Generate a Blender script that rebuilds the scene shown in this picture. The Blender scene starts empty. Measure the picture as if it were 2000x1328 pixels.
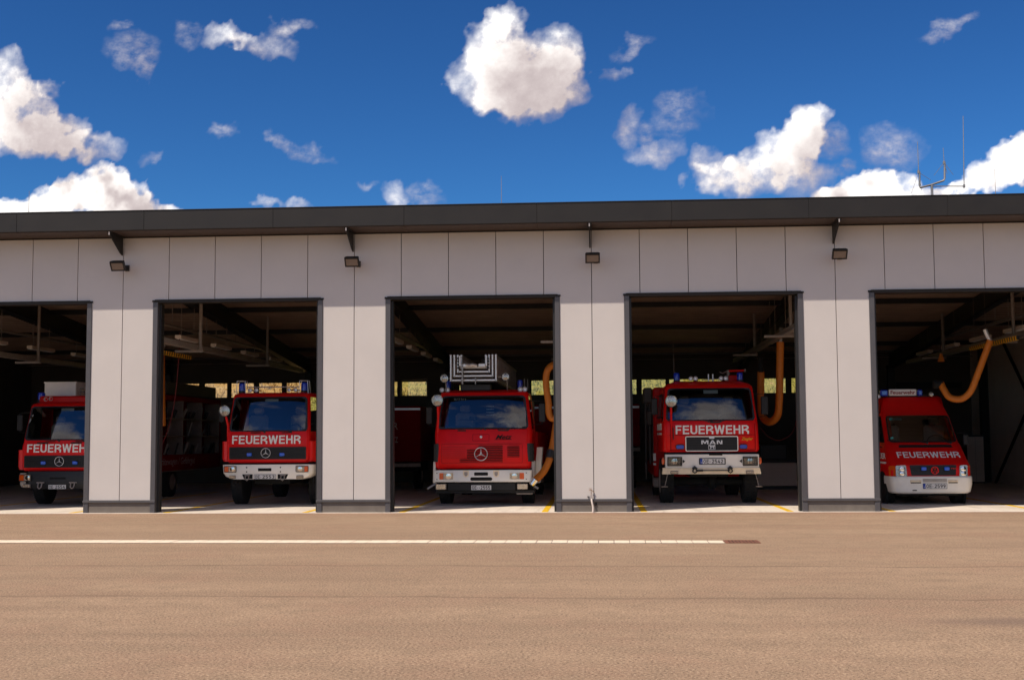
import bpy, math, random
import numpy as np
from mathutils import Vector, Matrix
R = math.radians
rnd = random.Random(7)
sc = bpy.context.scene
COL = sc.collection

# ------------------------------------------------------------------ camera
F = 2434.1; YAW, PIT, ROL = -0.0689226, 0.0775957, -0.0061429
CX, CD, CH = 0.1258, 28.4299, 1.7092
cy, sy, cp, sp, cr, sr = math.cos(YAW), math.sin(YAW), math.cos(PIT), math.sin(PIT), math.cos(ROL), math.sin(ROL)
fwd = Vector((sy*cp, cy*cp, sp)); rgt = Vector((cy, -sy, 0)); upv = rgt.cross(fwd)
cR = rgt*cr + upv*sr; cU = -rgt*sr + upv*cr
cam = bpy.data.cameras.new('camera'); cam.sensor_width = 36; cam.lens = 36*F/2000
cam.clip_start = .1; cam.clip_end = 3000
camo = bpy.data.objects.new('camera', cam); COL.objects.link(camo)
m = Matrix((cR, cU, -fwd)).transposed().to_4x4(); m.translation = Vector((CX, -CD, CH))
camo.matrix_world = m; sc.camera = camo

def ray(px, py):
    return fwd + cR*((px-1000)/F) + cU*((664-py)/F)
def P(px, py, Y):
    """the point of the place seen at a pixel of the photograph, at depth Y"""
    d = ray(px, py); t = (Y+CD)/d.y
    return Vector((CX+d.x*t, Y, CH+d.z*t))

# ------------------------------------------------------------------ sun, sky, exposure
SUND = Vector((1.1, 1.0, -2.0)).normalized()
sl = bpy.data.lights.new('sun', 'SUN'); sl.energy = 2.8; sl.angle = R(.5); sl.color = (1, .87, .73)
so = bpy.data.objects.new('sun', sl); COL.objects.link(so)
so.rotation_euler = SUND.to_track_quat('-Z', 'Y').to_euler(); so.location = (-20, -20, 40)
sc.view_settings.view_transform = 'Standard'; sc.view_settings.look = 'None'
sc.view_settings.gamma = 1; sc.view_settings.use_curve_mapping = False
sc.view_settings.exposure = EXPO = 0.72
sc.cycles.max_bounces = 8; sc.cycles.diffuse_bounces = 3; sc.cycles.transparent_max_bounces = 16
sc.cycles.sample_clamp_indirect = 6

w = bpy.data.worlds.new('World'); sc.world = w; w.use_nodes = True
w.cycles.sampling_method = 'MANUAL'; w.cycles.sample_map_resolution = 512
wt = w.node_tree; wt.nodes.clear()
class G:
    def __init__(s, t): s.t = t
    def n(s, ty, **k):
        x = s.t.nodes.new(ty)
        for a, b in k.items(): setattr(x, a, b)
        return x
    def link(s, a, b): s.t.links.new(a, b)
    def put(s, sock, v):
        if isinstance(v, bpy.types.NodeSocket): s.link(v, sock)
        elif v is not None: sock.default_value = v
    def math(s, op, a, b=None, c=None, clamp=False):
        x = s.n('ShaderNodeMath', operation=op, use_clamp=clamp)
        s.put(x.inputs[0], a); s.put(x.inputs[1], b)
        if c is not None: s.put(x.inputs[2], c)
        return x.outputs[0]
    def vm(s, op, a, b=None):
        x = s.n('ShaderNodeVectorMath', operation=op); s.put(x.inputs[0], a); s.put(x.inputs[1], b)
        return x.outputs['Value'] if op in ('DOT_PRODUCT', 'LENGTH') else x.outputs[0]
    def noise(s, v, scale, detail=4, rough=.55, col=False, dist=0):
        x = s.n('ShaderNodeTexNoise'); s.put(x.inputs['Vector'], v); x.inputs['Scale'].default_value = scale
        x.inputs['Detail'].default_value = detail; x.inputs['Roughness'].default_value = rough
        x.inputs['Distortion'].default_value = dist
        return x.outputs['Color' if col else 0]
    def mapr(s, v, a, b, c=0, d=1, smooth=False):
        x = s.n('ShaderNodeMapRange'); x.interpolation_type = 'SMOOTHSTEP' if smooth else 'LINEAR'
        s.put(x.inputs[0], v)
        for i, q in enumerate((a, b, c, d)): x.inputs[i+1].default_value = q
        return x.outputs[0]
    def mix(s, f, a, b):
        x = s.n('ShaderNodeMix', data_type='RGBA'); s.put(x.inputs[0], f)
        for i, v in ((6, a), (7, b)):
            if isinstance(v, (tuple, list)) and len(v) == 3: v = (*v, 1)
            s.put(x.inputs[i], v)
        return x.outputs[2]
    def comb(s, x_, y_, z_):
        x = s.n('ShaderNodeCombineXYZ'); s.put(x.inputs[0], x_); s.put(x.inputs[1], y_); s.put(x.inputs[2], z_); return x.outputs[0]
    def sep(s, v):
        x = s.n('ShaderNodeSeparateXYZ'); s.put(x.inputs[0], v); return x.outputs
    def ramp(s, f, pts):
        x = s.n('ShaderNodeValToRGB'); s.put(x.inputs[0], f); e = x.color_ramp.elements
        while len(e) < len(pts): e.new(.5)
        for q, (p_, c_) in zip(e, pts): q.position = p_; q.color = (*c_, 1)
        return x.outputs[0]

# clouds of the day: centre, radii (pixels of the photograph turned into directions), tilt, strength
BL = [(985,38,42,40,0,.9),(970,95,66,55,0,1),(945,155,62,58,0,1),(1010,160,82,66,0,1),(1062,120,60,50,0,.9),(1097,108,40,48,0,.7),(1072,170,58,46,0,.8),(985,188,72,34,0,.9),(1040,208,46,32,0,.7),
(5,155,48,58,0,1),(35,222,68,68,0,1),(60,272,62,42,0,1),(112,272,54,38,0,.8),(150,292,50,24,0,.7),(205,290,52,22,-12,.55),(-20,250,70,70,0,1),
(212,362,44,44,0,1.7),(150,386,50,40,0,1.7),(236,392,62,42,0,1.6),(105,404,60,30,0,1.6),(30,410,70,28,0,1.5),(272,402,38,26,0,1),(320,415,50,14,0,.8),
(258,104,36,32,20,.38),(242,45,22,11,0,.3),(282,138,14,20,0,.34),(366,64,24,18,0,.36),(448,70,50,24,4,.7),(512,82,54,18,14,.5),(556,50,40,16,0,.42),(88,175,18,13,0,.32),
(436,252,24,10,0,.3),(540,276,26,10,35,.34),(612,300,42,12,20,.3),(306,316,20,13,0,.38),(772,386,34,26,0,.6),(840,378,30,13,0,.36),(578,402,24,10,0,.5),(515,402,24,8,0,.5),(715,366,14,7,0,.3),
(1194,146,26,12,-10,.42),(1240,98,38,12,-15,.3),(1220,250,17,30,14,.46),(1282,286,44,20,-12,.5),(1328,222,48,26,0,.33),(1262,250,16,18,0,.32),
(1572,226,36,32,0,.9),(1562,262,42,42,0,1),(1532,304,54,48,0,1),(1474,338,64,38,0,1),(1408,346,56,38,0,.9),(1372,308,28,28,0,.55),(1606,272,34,24,0,.42),(1560,345,60,34,0,.6),
(1738,288,44,36,0,.42),(1642,322,18,14,0,.32),(1700,372,62,34,0,1.7),(1640,385,50,20,0,1.4),(1764,372,46,34,0,1.6),(1830,384,70,16,0,1.3),
(1978,318,44,46,0,1.7),(1944,350,46,34,0,1.6),(2010,300,46,42,0,1.7),(1895,380,40,14,0,1.3),(1862,50,44,12,-20,.27)]
g = G(wt)
tc = g.n('ShaderNodeTexCoord'); D = g.sep(tc.outputs['Generated'])
sky = g.n('ShaderNodeTexSky', sky_type='NISHITA', sun_disc=False)
sky.sun_elevation = math.asin(-SUND.z); sky.sun_rotation = math.atan2(-SUND.x, -SUND.y)
sky.air_density = 1.0; sky.dust_density = .15; sky.ozone_density = 5.0; sky.altitude = 400
K = 2.434
front = g.mapr(D[1], .35, .5, 0, 1, True)
# unseen cloud over the rest of the sky, cover raised for fill and windscreen reflections
zz = g.math('ADD', g.math('MAXIMUM', D[2], 0), .16)
q = g.comb(g.math('DIVIDE', D[0], zz), g.math('DIVIDE', D[1], zz), 0)
oth = g.noise(q, 1.5, 7, .6, dist=.3)
a2 = g.math('MULTIPLY', g.mapr(oth, .44, .57, 0, .97, True), g.math('SUBTRACT', 1, front))
a2 = g.math('MULTIPLY', a2, g.mapr(D[2], 0, .06, 0, 1, True))
l2 = g.mapr(g.noise(q, 2.2, 5, .6), .3, .7, .2, 1)
CLR = [(0, (.30, .25, .255)), (.35, (.42, .365, .36)), (.68, (.60, .55, .53)), (1, (.78, .755, .735))]
cc = g.ramp(l2, CLR)
SKYS = .070
gm = g.n('ShaderNodeGamma'); g.link(sky.outputs[0], gm.inputs[0]); gm.inputs[1].default_value = 1.5
tint = g.n('ShaderNodeMix', data_type='RGBA', blend_type='MULTIPLY'); tint.inputs[0].default_value = 1
g.link(gm.outputs[0], tint.inputs[6]); tint.inputs[7].default_value = (.150, .278, .348, 1)
clc = g.n('ShaderNodeVectorMath', operation='SCALE'); g.link(cc, clc.inputs[0]); clc.inputs['Scale'].default_value = 1/SKYS
fin = g.mix(a2, tint.outputs[2], clc.outputs[0])
bg = g.n('ShaderNodeBackground'); bg.inputs[1].default_value = SKYS; g.link(fin, bg.inputs[0])
wo = g.n('ShaderNodeOutputWorld'); g.link(bg.outputs[0], wo.inputs[0])

def lattice(seed, n=64): return np.random.RandomState(seed).rand(n, n)
def vnoise(x, y, L):
    n = L.shape[0]; xi = np.floor(x).astype(int); yi = np.floor(y).astype(int); fx = x-xi; fy = y-yi
    fx = fx*fx*(3-2*fx); fy = fy*fy*(3-2*fy)
    a = L[xi % n, yi % n]; b = L[(xi+1) % n, yi % n]; c = L[xi % n, (yi+1) % n]; d = L[(xi+1) % n, (yi+1) % n]
    return (a*(1-fx)+b*fx)*(1-fy)+(c*(1-fx)+d*fx)*fy
def fbm(x, y, f, o, seed):
    r = 0; a = 1; t = 0
    for k in range(o): r = r+a*vnoise(x*f+17*k, y*f+9*k, lattice(seed+k)); t += a; a *= .56; f *= 2.03
    return r/t
def cloud_layer():
    """the clouds in view: a dome patch 1.5 km out, density and sunlit side kept per vertex"""
    st = .003; us = np.arange(-1.26, .93, st); vs = np.arange(.30, .92, st); Ug, Vg = np.meshgrid(us, vs, indexing='ij')
    wx = (fbm(Ug, Vg, 9, 3, 11)-.5)*.05+(fbm(Ug, Vg, 30, 4, 21)-.5)*.045; wy = (fbm(Ug, Vg, 9, 3, 31)-.5)*.05+(fbm(Ug, Vg, 30, 4, 41)-.5)*.045
    X, Y = Ug+wx, Vg+wy; D_ = np.zeros_like(X); B_ = np.zeros_like(X); S_ = np.zeros_like(X); S2_ = np.zeros_like(X)
    for (x, y, rx, ry, rot, wgt) in BL:
        d = ray(x, y); u, v = d.x/d.y*K, d.z/d.y*K; c, s_ = math.cos(R(rot)), math.sin(R(rot))
        kr = 1.2 if wgt > .5 else 1.5; a = ((X-u)*c-(Y-v)*s_)/(rx*kr/1000); b = ((X-u)*s_+(Y-v)*c)/(ry*kr/1000)
        q_ = np.clip(1-a*a-b*b, 0, None); D_ += q_*max(wgt, .55); B_ += q_*(1 if wgt > 1.25 else 0); S_ += q_; S2_ += q_*wgt
    hi = fbm(Ug, Vg, 24, 5, 51); lo = fbm(Ug, Vg, 11, 4, 71)
    rid = 1-np.abs(2*fbm(Ug, Vg, 17, 4, 91)-1)
    e = D_*(hi*1.3+lo*1.2-.38)
    dn = np.clip(e*1.15, 0, 1.6)
    # light reaching each spot from the upper left
    tot = np.zeros_like(dn); W = np.clip(D_, 0, 1.5)*(.35+hi*1.3)
    for k in range(1, 15):
        du, dv = int(round(k*2.9)), int(round(k*2.6)); sh = np.zeros_like(W)
        sh[du:, :-dv] = W[:-du, dv:]; tot += sh*.11
    br = np.clip(B_/(S_+1e-6), 0, 1)
    lt = np.exp(-tot*(.95-.45*br))*1.08+.05-.04*br+(rid-.62)*(.30+.9*br)*np.clip(D_*1.2, 0, 1)+(hi-.5)*.30+(lo-.5)*.5*br
    lt = lt-.38*np.clip((.62-S2_/(S_+1e-6))*4, 0, 1)-.30*np.clip(1-D_*1.1, 0, 1)*(1-br)
    nu, nv = Ug.shape; idx = np.full(Ug.shape, -1)
    near = D_ > .0
    cell = near[:-1, :-1] | near[1:, :-1] | near[:-1, 1:] | near[1:, 1:]
    use = np.zeros_like(near); use[:-1, :-1] |= cell; use[1:, :-1] |= cell; use[:-1, 1:] |= cell; use[1:, 1:] |= cell
    idx[use] = np.arange(use.sum()); dirs = np.stack([Ug[use]/K, np.ones(use.sum()), Vg[use]/K], 1); dirs /= np.linalg.norm(dirs, axis=1)[:, None]
    co = dirs*1500+np.array([CX, -CD, CH]); I, J = np.nonzero(cell)
    fc = np.stack([idx[I, J], idx[I+1, J], idx[I+1, J+1], idx[I, J+1]], 1)
    me = bpy.data.meshes.new('sky'); me.from_pydata(co.tolist(), [], fc.tolist())
    wz = np.clip((.62-S2_/(S_+1e-6))*4, 0, 1)
    for nm, val in (('cl_wisp', wz[use]), ('cl_dens', dn[use]), ('cl_lit', lt[use])):
        at = me.attributes.new(nm, 'FLOAT', 'POINT'); at.data.foreach_set('value', val.astype(np.float32))
    uv = me.attributes.new('cl_uv', 'FLOAT_VECTOR', 'POINT'); uv.data.foreach_set('vector', np.stack([Ug[use], Vg[use], 0*Ug[use]], 1).astype(np.float32).ravel())
    mt = bpy.data.materials.new('cloud'); mt.use_nodes = True; mt.node_tree.nodes.clear(); h = G(mt.node_tree); mt.cycles.emission_sampling = 'NONE'
    A = lambda n_: h.n('ShaderNodeAttribute', attribute_name=n_).outputs
    dn_, lt_, p_ = A('cl_dens')[2], A('cl_lit')[2], A('cl_uv')[1]
    f1 = h.noise(p_, 60, 7, .62); f2 = h.noise(p_, 150, 4, .6)
    e = h.math('MULTIPLY', dn_, h.math('MULTIPLY_ADD', f1, 1.5, .25))
    ws = A('cl_wisp')[2]
    al = h.mapr(h.math('MULTIPLY', e, h.math('MULTIPLY_ADD', ws, h.math('MULTIPLY_ADD', h.noise(h.vm('MULTIPLY', p_, (1, 1.5, 1)), 42, 7, .58), 2.6, -1.75), 1)), 0.0, .95, 0, 1, False)
    al = h.math('MULTIPLY', al, h.math('MULTIPLY_ADD', ws, -.40, 1))
    l_ = h.math('MULTIPLY_ADD', h.math('SUBTRACT', f1, .5), .26, lt_); l_ = h.math('MULTIPLY_ADD', h.math('SUBTRACT', f2, .5), .14, l_, clamp=True)
    em = h.n('ShaderNodeEmission'); h.link(h.ramp(l_, CLR), em.inputs[0]); tr = h.n('ShaderNodeBsdfTransparent')
    mx = h.n('ShaderNodeMixShader'); h.link(al, mx.inputs[0]); h.link(tr.outputs[0], mx.inputs[1]); h.link(em.outputs[0], mx.inputs[2])
    o = h.n('ShaderNodeOutputMaterial'); h.link(mx.outputs[0], o.inputs[0]); me.materials.append(mt)
    ob = bpy.data.objects.new('sky', me); COL.objects.link(ob); ob['kind'] = 'structure'

# ------------------------------------------------------------------ materials
def srgb(r, g_, b):
    f = lambda c: (c/255/12.92) if c/255 <= .04045 else ((c/255+.055)/1.055)**2.4
    return (f(r), f(g_), f(b))
def mat(name, col, rough=.5, metal=0, coat=0, var=0, vs=3, bump=0, bs=60, emis=None, spec=.5, rvar=0, stretch=None):
    mt = bpy.data.materials.new(name); mt.use_nodes = True; t = mt.node_tree; h = G(t)
    b = t.nodes['Principled BSDF']
    b.inputs['Base Color'].default_value = (*col, 1); b.inputs['Roughness'].default_value = rough
    b.inputs['Metallic'].default_value = metal; b.inputs['Coat Weight'].default_value = coat
    b.inputs['Coat Roughness'].default_value = .06; b.inputs['Specular IOR Level'].default_value = spec
    co = h.n('ShaderNodeTexCoord').outputs['Object']
    if stretch: co = h.vm('MULTIPLY', co, stretch)
    if var:
        nz = h.noise(co, vs, 7, .6)
        c = h.mix(h.mapr(nz, .3, .7), tuple(x*(1-var) for x in col), tuple(min(1, x*(1+var)) for x in col))
        h.link(c, b.inputs['Base Color'])
    if rvar:
        h.link(h.mapr(h.noise(co, vs*2, 5, .6), .3, .7, max(.02, rough-rvar), min(1, rough+rvar)), b.inputs['Roughness'])
    if bump:
        bp = h.n('ShaderNodeBump'); bp.inputs['Strength'].default_value = bump; bp.inputs['Distance'].default_value = .01
        h.link(h.noise(co, bs, 4, .6), bp.inputs['Height']); h.link(bp.outputs[0], b.inputs['Normal'])
    if emis: b.inputs['Emission Color'].default_value = (*emis, 1); b.inputs['Emission Strength'].default_value = 1
    return mt
M = {}
M['panel'] = mat('wall_sheet', (.56, .53, .51), .42, var=.035, vs=.9, rvar=.06, spec=.3)
M['anthra'] = mat('anthracite_sheet', (.019, .018, .018), .55, var=.10, vs=1.3, rvar=.06, spec=.3)
M['frame'] = mat('frame_grey', (.075, .072, .078), .38, var=.08, vs=2, rvar=.08)
M['plinth'] = mat('plinth_plaster', (.15, .132, .115), .8, var=.14, vs=4, bump=.3)
M['soffit'] = mat('soffit_sheet', (.05, .032, .026), .6, var=.08, vs=2)
M['deck'] = mat('roof_deck', (.40, .29, .225), .5, var=.15, vs=1.5)
M['steel_d'] = mat('dark_steel', (.012, .012, .014), .5, var=.1)
M['hallwall'] = mat('hall_wall', (.10, .078, .066), .8, var=.12, vs=1.2)
M['hallside'] = mat('hall_side_wall', (.75, .62, .54), .7, var=.08, vs=1.2)
M['galv'] = mat('galvanised', (.30, .29, .28), .42, metal=.7, var=.15, vs=12)
M['galv_dull'] = mat('galvanised_dull', (.30, .25, .22), .5, metal=.3, var=.15, vs=8)
M['red'] = mat('fire_red', (.78, .004, .004), .42, coat=.08, spec=.25, var=.05, vs=5)
M['red2'] = mat('fire_red_darker', (.50, .004, .005), .5, coat=.05, spec=.2, var=.08, vs=4)  # darker red for bodies, roof parts and grille trim
M['redglow'] = mat('day_red', (.90, .012, .008), .4, coat=.1)
M['reddark'] = mat('box_red', (.26, .006, .008), .7, spec=.1, coat=0, var=.1)
M['white'] = mat('white_paint', (.93, .88, .80), .38, coat=.3, var=.04, vs=6)
M['cream'] = mat('cream_paint', (.90, .74, .52), .5, var=.10, vs=9)
M['lettering'] = mat('white_film', (.92, .88, .84), .5)
M['greytext'] = mat('grey_film', (.50, .42, .42), .5)
M['black'] = mat('black_plastic', (.012, .012, .013), .5, var=.15, vs=20)
M['blackm'] = mat('black_matt', (.006, .006, .006), .85)
M['rubber'] = mat('rubber', (.016, .015, .015), .85, var=.2, vs=30, bump=.3)
M['chrome'] = mat('chrome', (.75, .74, .72), .12, metal=1)
M['alu'] = mat('aluminium', (.72, .71, .72), .35, metal=.55, var=.08, vs=15)
M['aludull_shade'] = mat('aluminium_dull_shade', (.35, .30, .27), .45, metal=.4, var=.2, vs=15)  # dull metal fittings; on the ladder the darker tone stands in for shade
M['amber'] = mat('amber_lens', (.75, .10, .01), .15, coat=.8)
M['bluel'] = mat('blue_lens', (.005, .035, .50), .1, coat=1)
M['bluer'] = mat('blue_reflector', (.01, .12, .75), .15, coat=1)
M['yellow'] = mat('yellow_line', (.80, .50, .02), .6, var=.12, vs=6)
M['yfilm'] = mat('yellow_film', (.85, .42, .01), .5)
M['orange'] = mat('orange_hose', (.60, .17, .010), .55, var=.08, vs=9)
M['redhose'] = mat('red_air_hose', (.16, .006, .006), .5)
M['batten'] = mat('batten_white', (.80, .64, .52), .5)
M['plate'] = mat('plate_white', (.74, .72, .70), .4)
M['eublue'] = mat('plate_blue', (.01, .06, .40), .4)
M['sticker'] = mat('sticker_white', (.75, .74, .72), .5)
M['teal'] = mat('sticker_teal', (.03, .28, .27), .5)
M['seat'] = mat('seat_cloth', (.32, .27, .22), .9, var=.15, vs=20)
M['interior'] = mat('cab_interior', (.010, .010, .010), .8)
M['drain'] = mat('drain_stone', (.80, .68, .53), .75, var=.10, vs=9, bump=.3)
M['rust'] = mat('rusty_iron', (.20, .08, .05), .8, var=.4, vs=30)
M['brass'] = mat('tap_metal', (.60, .50, .42), .35, metal=.8)
M['tapwhite'] = mat('tap_pipe', (.72, .64, .58), .5)
M['cab_grey'] = mat('cabinet_grey', (.05, .045, .042), .6)
M['lampface'] = mat('lamp_face', (.15, .12, .105), .25, coat=.5, var=.15)

def glassmat(name, tint, ior, r=0.0, extra=1.0):
    mt = bpy.data.materials.new(name); mt.use_nodes = True; t = mt.node_tree; t.nodes.clear(); h = G(t)
    tr = h.n('ShaderNodeBsdfTransparent'); tr.inputs[0].default_value = (*tint, 1)
    gl = h.n('ShaderNodeBsdfGlossy'); gl.inputs['Roughness'].default_value = r; gl.inputs[0].default_value = (.95, .97, 1, 1)
    fr = h.n('ShaderNodeFresnel'); fr.inputs[0].default_value = ior
    mx = h.n('ShaderNodeMixShader'); h.link(h.math('MULTIPLY', fr.outputs[0], extra, clamp=True), mx.inputs[0])
    h.link(tr.outputs[0], mx.inputs[1]); h.link(gl.outputs[0], mx.inputs[2])
    o = h.n('ShaderNodeOutputMaterial'); h.link(mx.outputs[0], o.inputs[0]); return mt
M['screen'] = glassmat('windscreen_glass', (.52, .57, .55), 1.6, 0, 1.75)
M['pane'] = glassmat('window_glass', (.9, .92, .9), 1.45)

def lampmat(name, col):
    mt = mat(name, col, .08, metal=.85, coat=1); t = mt.node_tree; h = G(t); b = t.nodes['Principled BSDF']
    co = h.n('ShaderNodeTexCoord').outputs['Object']
    wv = h.n('ShaderNodeTexWave'); wv.inputs['Scale'].default_value = 28; wv.bands_direction = 'X'; h.link(co, wv.inputs[0])
    bp = h.n('ShaderNodeBump'); bp.inputs['Strength'].default_value = .6; bp.inputs['Distance'].default_value = .01
    h.link(wv.outputs[1], bp.inputs['Height']); h.link(bp.outputs[0], b.inputs['Normal']); return mt
M['lamp'] = lampmat('lamp_glass', (.80, .78, .72))

# asphalt: warm worn tarmac with paving seams, stains and fine stones
def asphalt():
    mt = bpy.data.materials.new('asphalt'); mt.use_nodes = True; t = mt.node_tree; h = G(t); b = t.nodes['Principled BSDF']
    co = h.n('ShaderNodeTexCoord').outputs['Object']; s = h.sep(co)
    big = h.noise(co, .22, 5, .55); st = h.noise(h.vm('MULTIPLY', co, (.12, .9, 1)), 1.0, 7, .65)
    mid = h.noise(co, 2.6, 5, .6); grit = h.noise(co, 42, 3, .75); grit2 = h.noise(co, 16, 4, .7)
    c = h.mix(h.mapr(big, .36, .64), (0.381, 0.263, 0.174), (0.435, 0.302, 0.200))
    c = h.mix(h.mapr(st, .42, .66, 0, .90), c, (0.298, 0.201, 0.135))
    c = h.mix(h.mapr(h.noise(co, .55, 6, .6), .48, .66, 0, .65), c, (0.346, 0.216, 0.145))
    c = h.mix(h.mapr(mid, .45, .66, 0, .62), c, (0.286, 0.204, 0.135))
    c = h.mix(h.mapr(grit2, .42, .64, 0, .62), c, (0.269, 0.187, 0.124))
    c = h.mix(h.mapr(grit, .35, .49, .85, 0), c, (0.096, 0.064, 0.044))
    c = h.mix(h.mapr(grit, .56, .70, 0, .75), c, (0.692, 0.537, 0.374))
    wob = h.math('MULTIPLY', h.math('SUBTRACT', h.noise(h.vm('MULTIPLY', co, (.35, .02, 1)), 1, 4, .6), .5), .55)
    for y0, wd, k in ((-11.7, .045, .60), (-14.95, .045, .60), (-8.9, .03, .25), (-13.2, .12, .12), (-17.6, .05, .15)):
        dd = h.math('ABSOLUTE', h.math('ADD', h.math('SUBTRACT', s[1], y0), wob))
        f = h.mapr(dd, 0, wd*2.2, k, 0, True)
        f = h.math('MULTIPLY', f, h.mapr(h.noise(h.vm('MULTIPLY', co, (.5, .0, 1)), 1.4, 4, .7), .35, .6, .25, 1))
        c = h.mix(f, c, (0.137, 0.094, 0.065))
    f = h.mapr(s[1], -1.6, -.1, 0, .45, True); f = h.math('MULTIPLY', f, h.mapr(h.noise(h.vm('MULTIPLY', co, (.6, 1.5, 1)), 1, 5, .6), .35, .65, .2, 1))
    c = h.mix(f, c, (0.292, 0.169, 0.120))
    dv = h.vm('MULTIPLY', h.vm('SUBTRACT', co, (4.0, -16.6, 0)), (.9, 2.6, 0))
    f = h.mapr(h.math('ADD', h.vm('LENGTH', dv), h.math('MULTIPLY', h.math('SUBTRACT', mid, .5), 1.2)), .2, 1.1, .55, 0, True)
    c = h.mix(f, c, (0.167, 0.117, 0.093))
    h.link(c, b.inputs['Base Color']); b.inputs['Roughness'].default_value = .9; b.inputs['Specular IOR Level'].default_value = .25
    bp = h.n('ShaderNodeBump'); bp.inputs['Strength'].default_value = .9; bp.inputs['Distance'].default_value = .012
    h.link(h.math('ADD', grit, h.math('MULTIPLY', grit2, .8)), bp.inputs['Height']); h.link(bp.outputs[0], b.inputs['Normal'])
    return mt
M['asphalt'] = asphalt()
def concrete():
    mt = bpy.data.materials.new('hall_concrete'); mt.use_nodes = True; t = mt.node_tree; h = G(t); b = t.nodes['Principled BSDF']
    co = h.n('ShaderNodeTexCoord').outputs['Object']
    c = h.mix(h.mapr(h.noise(co, .8, 6, .6), .3, .7), (.70, .62, .52), (.85, .78, .68))
    c = h.mix(h.mapr(h.noise(h.vm('MULTIPLY', co, (3, .3, 1)), 1.2, 6, .6), .5, .7, 0, .35), c, (.26, .22, .18))
    h.link(c, b.inputs['Base Color']); b.inputs['Roughness'].default_value = .55; return mt
M['concrete'] = concrete()
def grass():
    mt = bpy.data.materials.new('dry_grass'); mt.use_nodes = True; t = mt.node_tree; h = G(t); b = t.nodes['Principled BSDF']
    co = h.n('ShaderNodeTexCoord').outputs['Object']; s = h.sep(co)
    n1 = h.noise(h.vm('MULTIPLY', co, (1, 2.5, 2.5)), 1.4, 7, .7); n2 = h.noise(co, 9, 6, .7)
    gr = h.mapr(h.math('ADD', s[0], h.math('MULTIPLY', h.math('SUBTRACT', n1, .5), 16)), -13, -6)
    a = h.mix(h.mapr(n2, .35, .65), (.30, .17, .045), (.62, .40, .16))
    b2 = h.mix(h.mapr(n2, .35, .65), (.10, .12, .012), (.42, .34, .07))
    c = h.mix(gr, a, b2); c = h.mix(h.mapr(h.noise(co, 3.4, 6, .7), .58, .68, 0, .8), c, (.50, .30, .13))
    h.link(c, b.inputs['Base Color']); b.inputs['Roughness'].default_value = .95; return mt
M['grass'] = grass()
def roofdeck():
    mt = M['deck']; t = mt.node_tree; h = G(t); return mt

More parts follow.
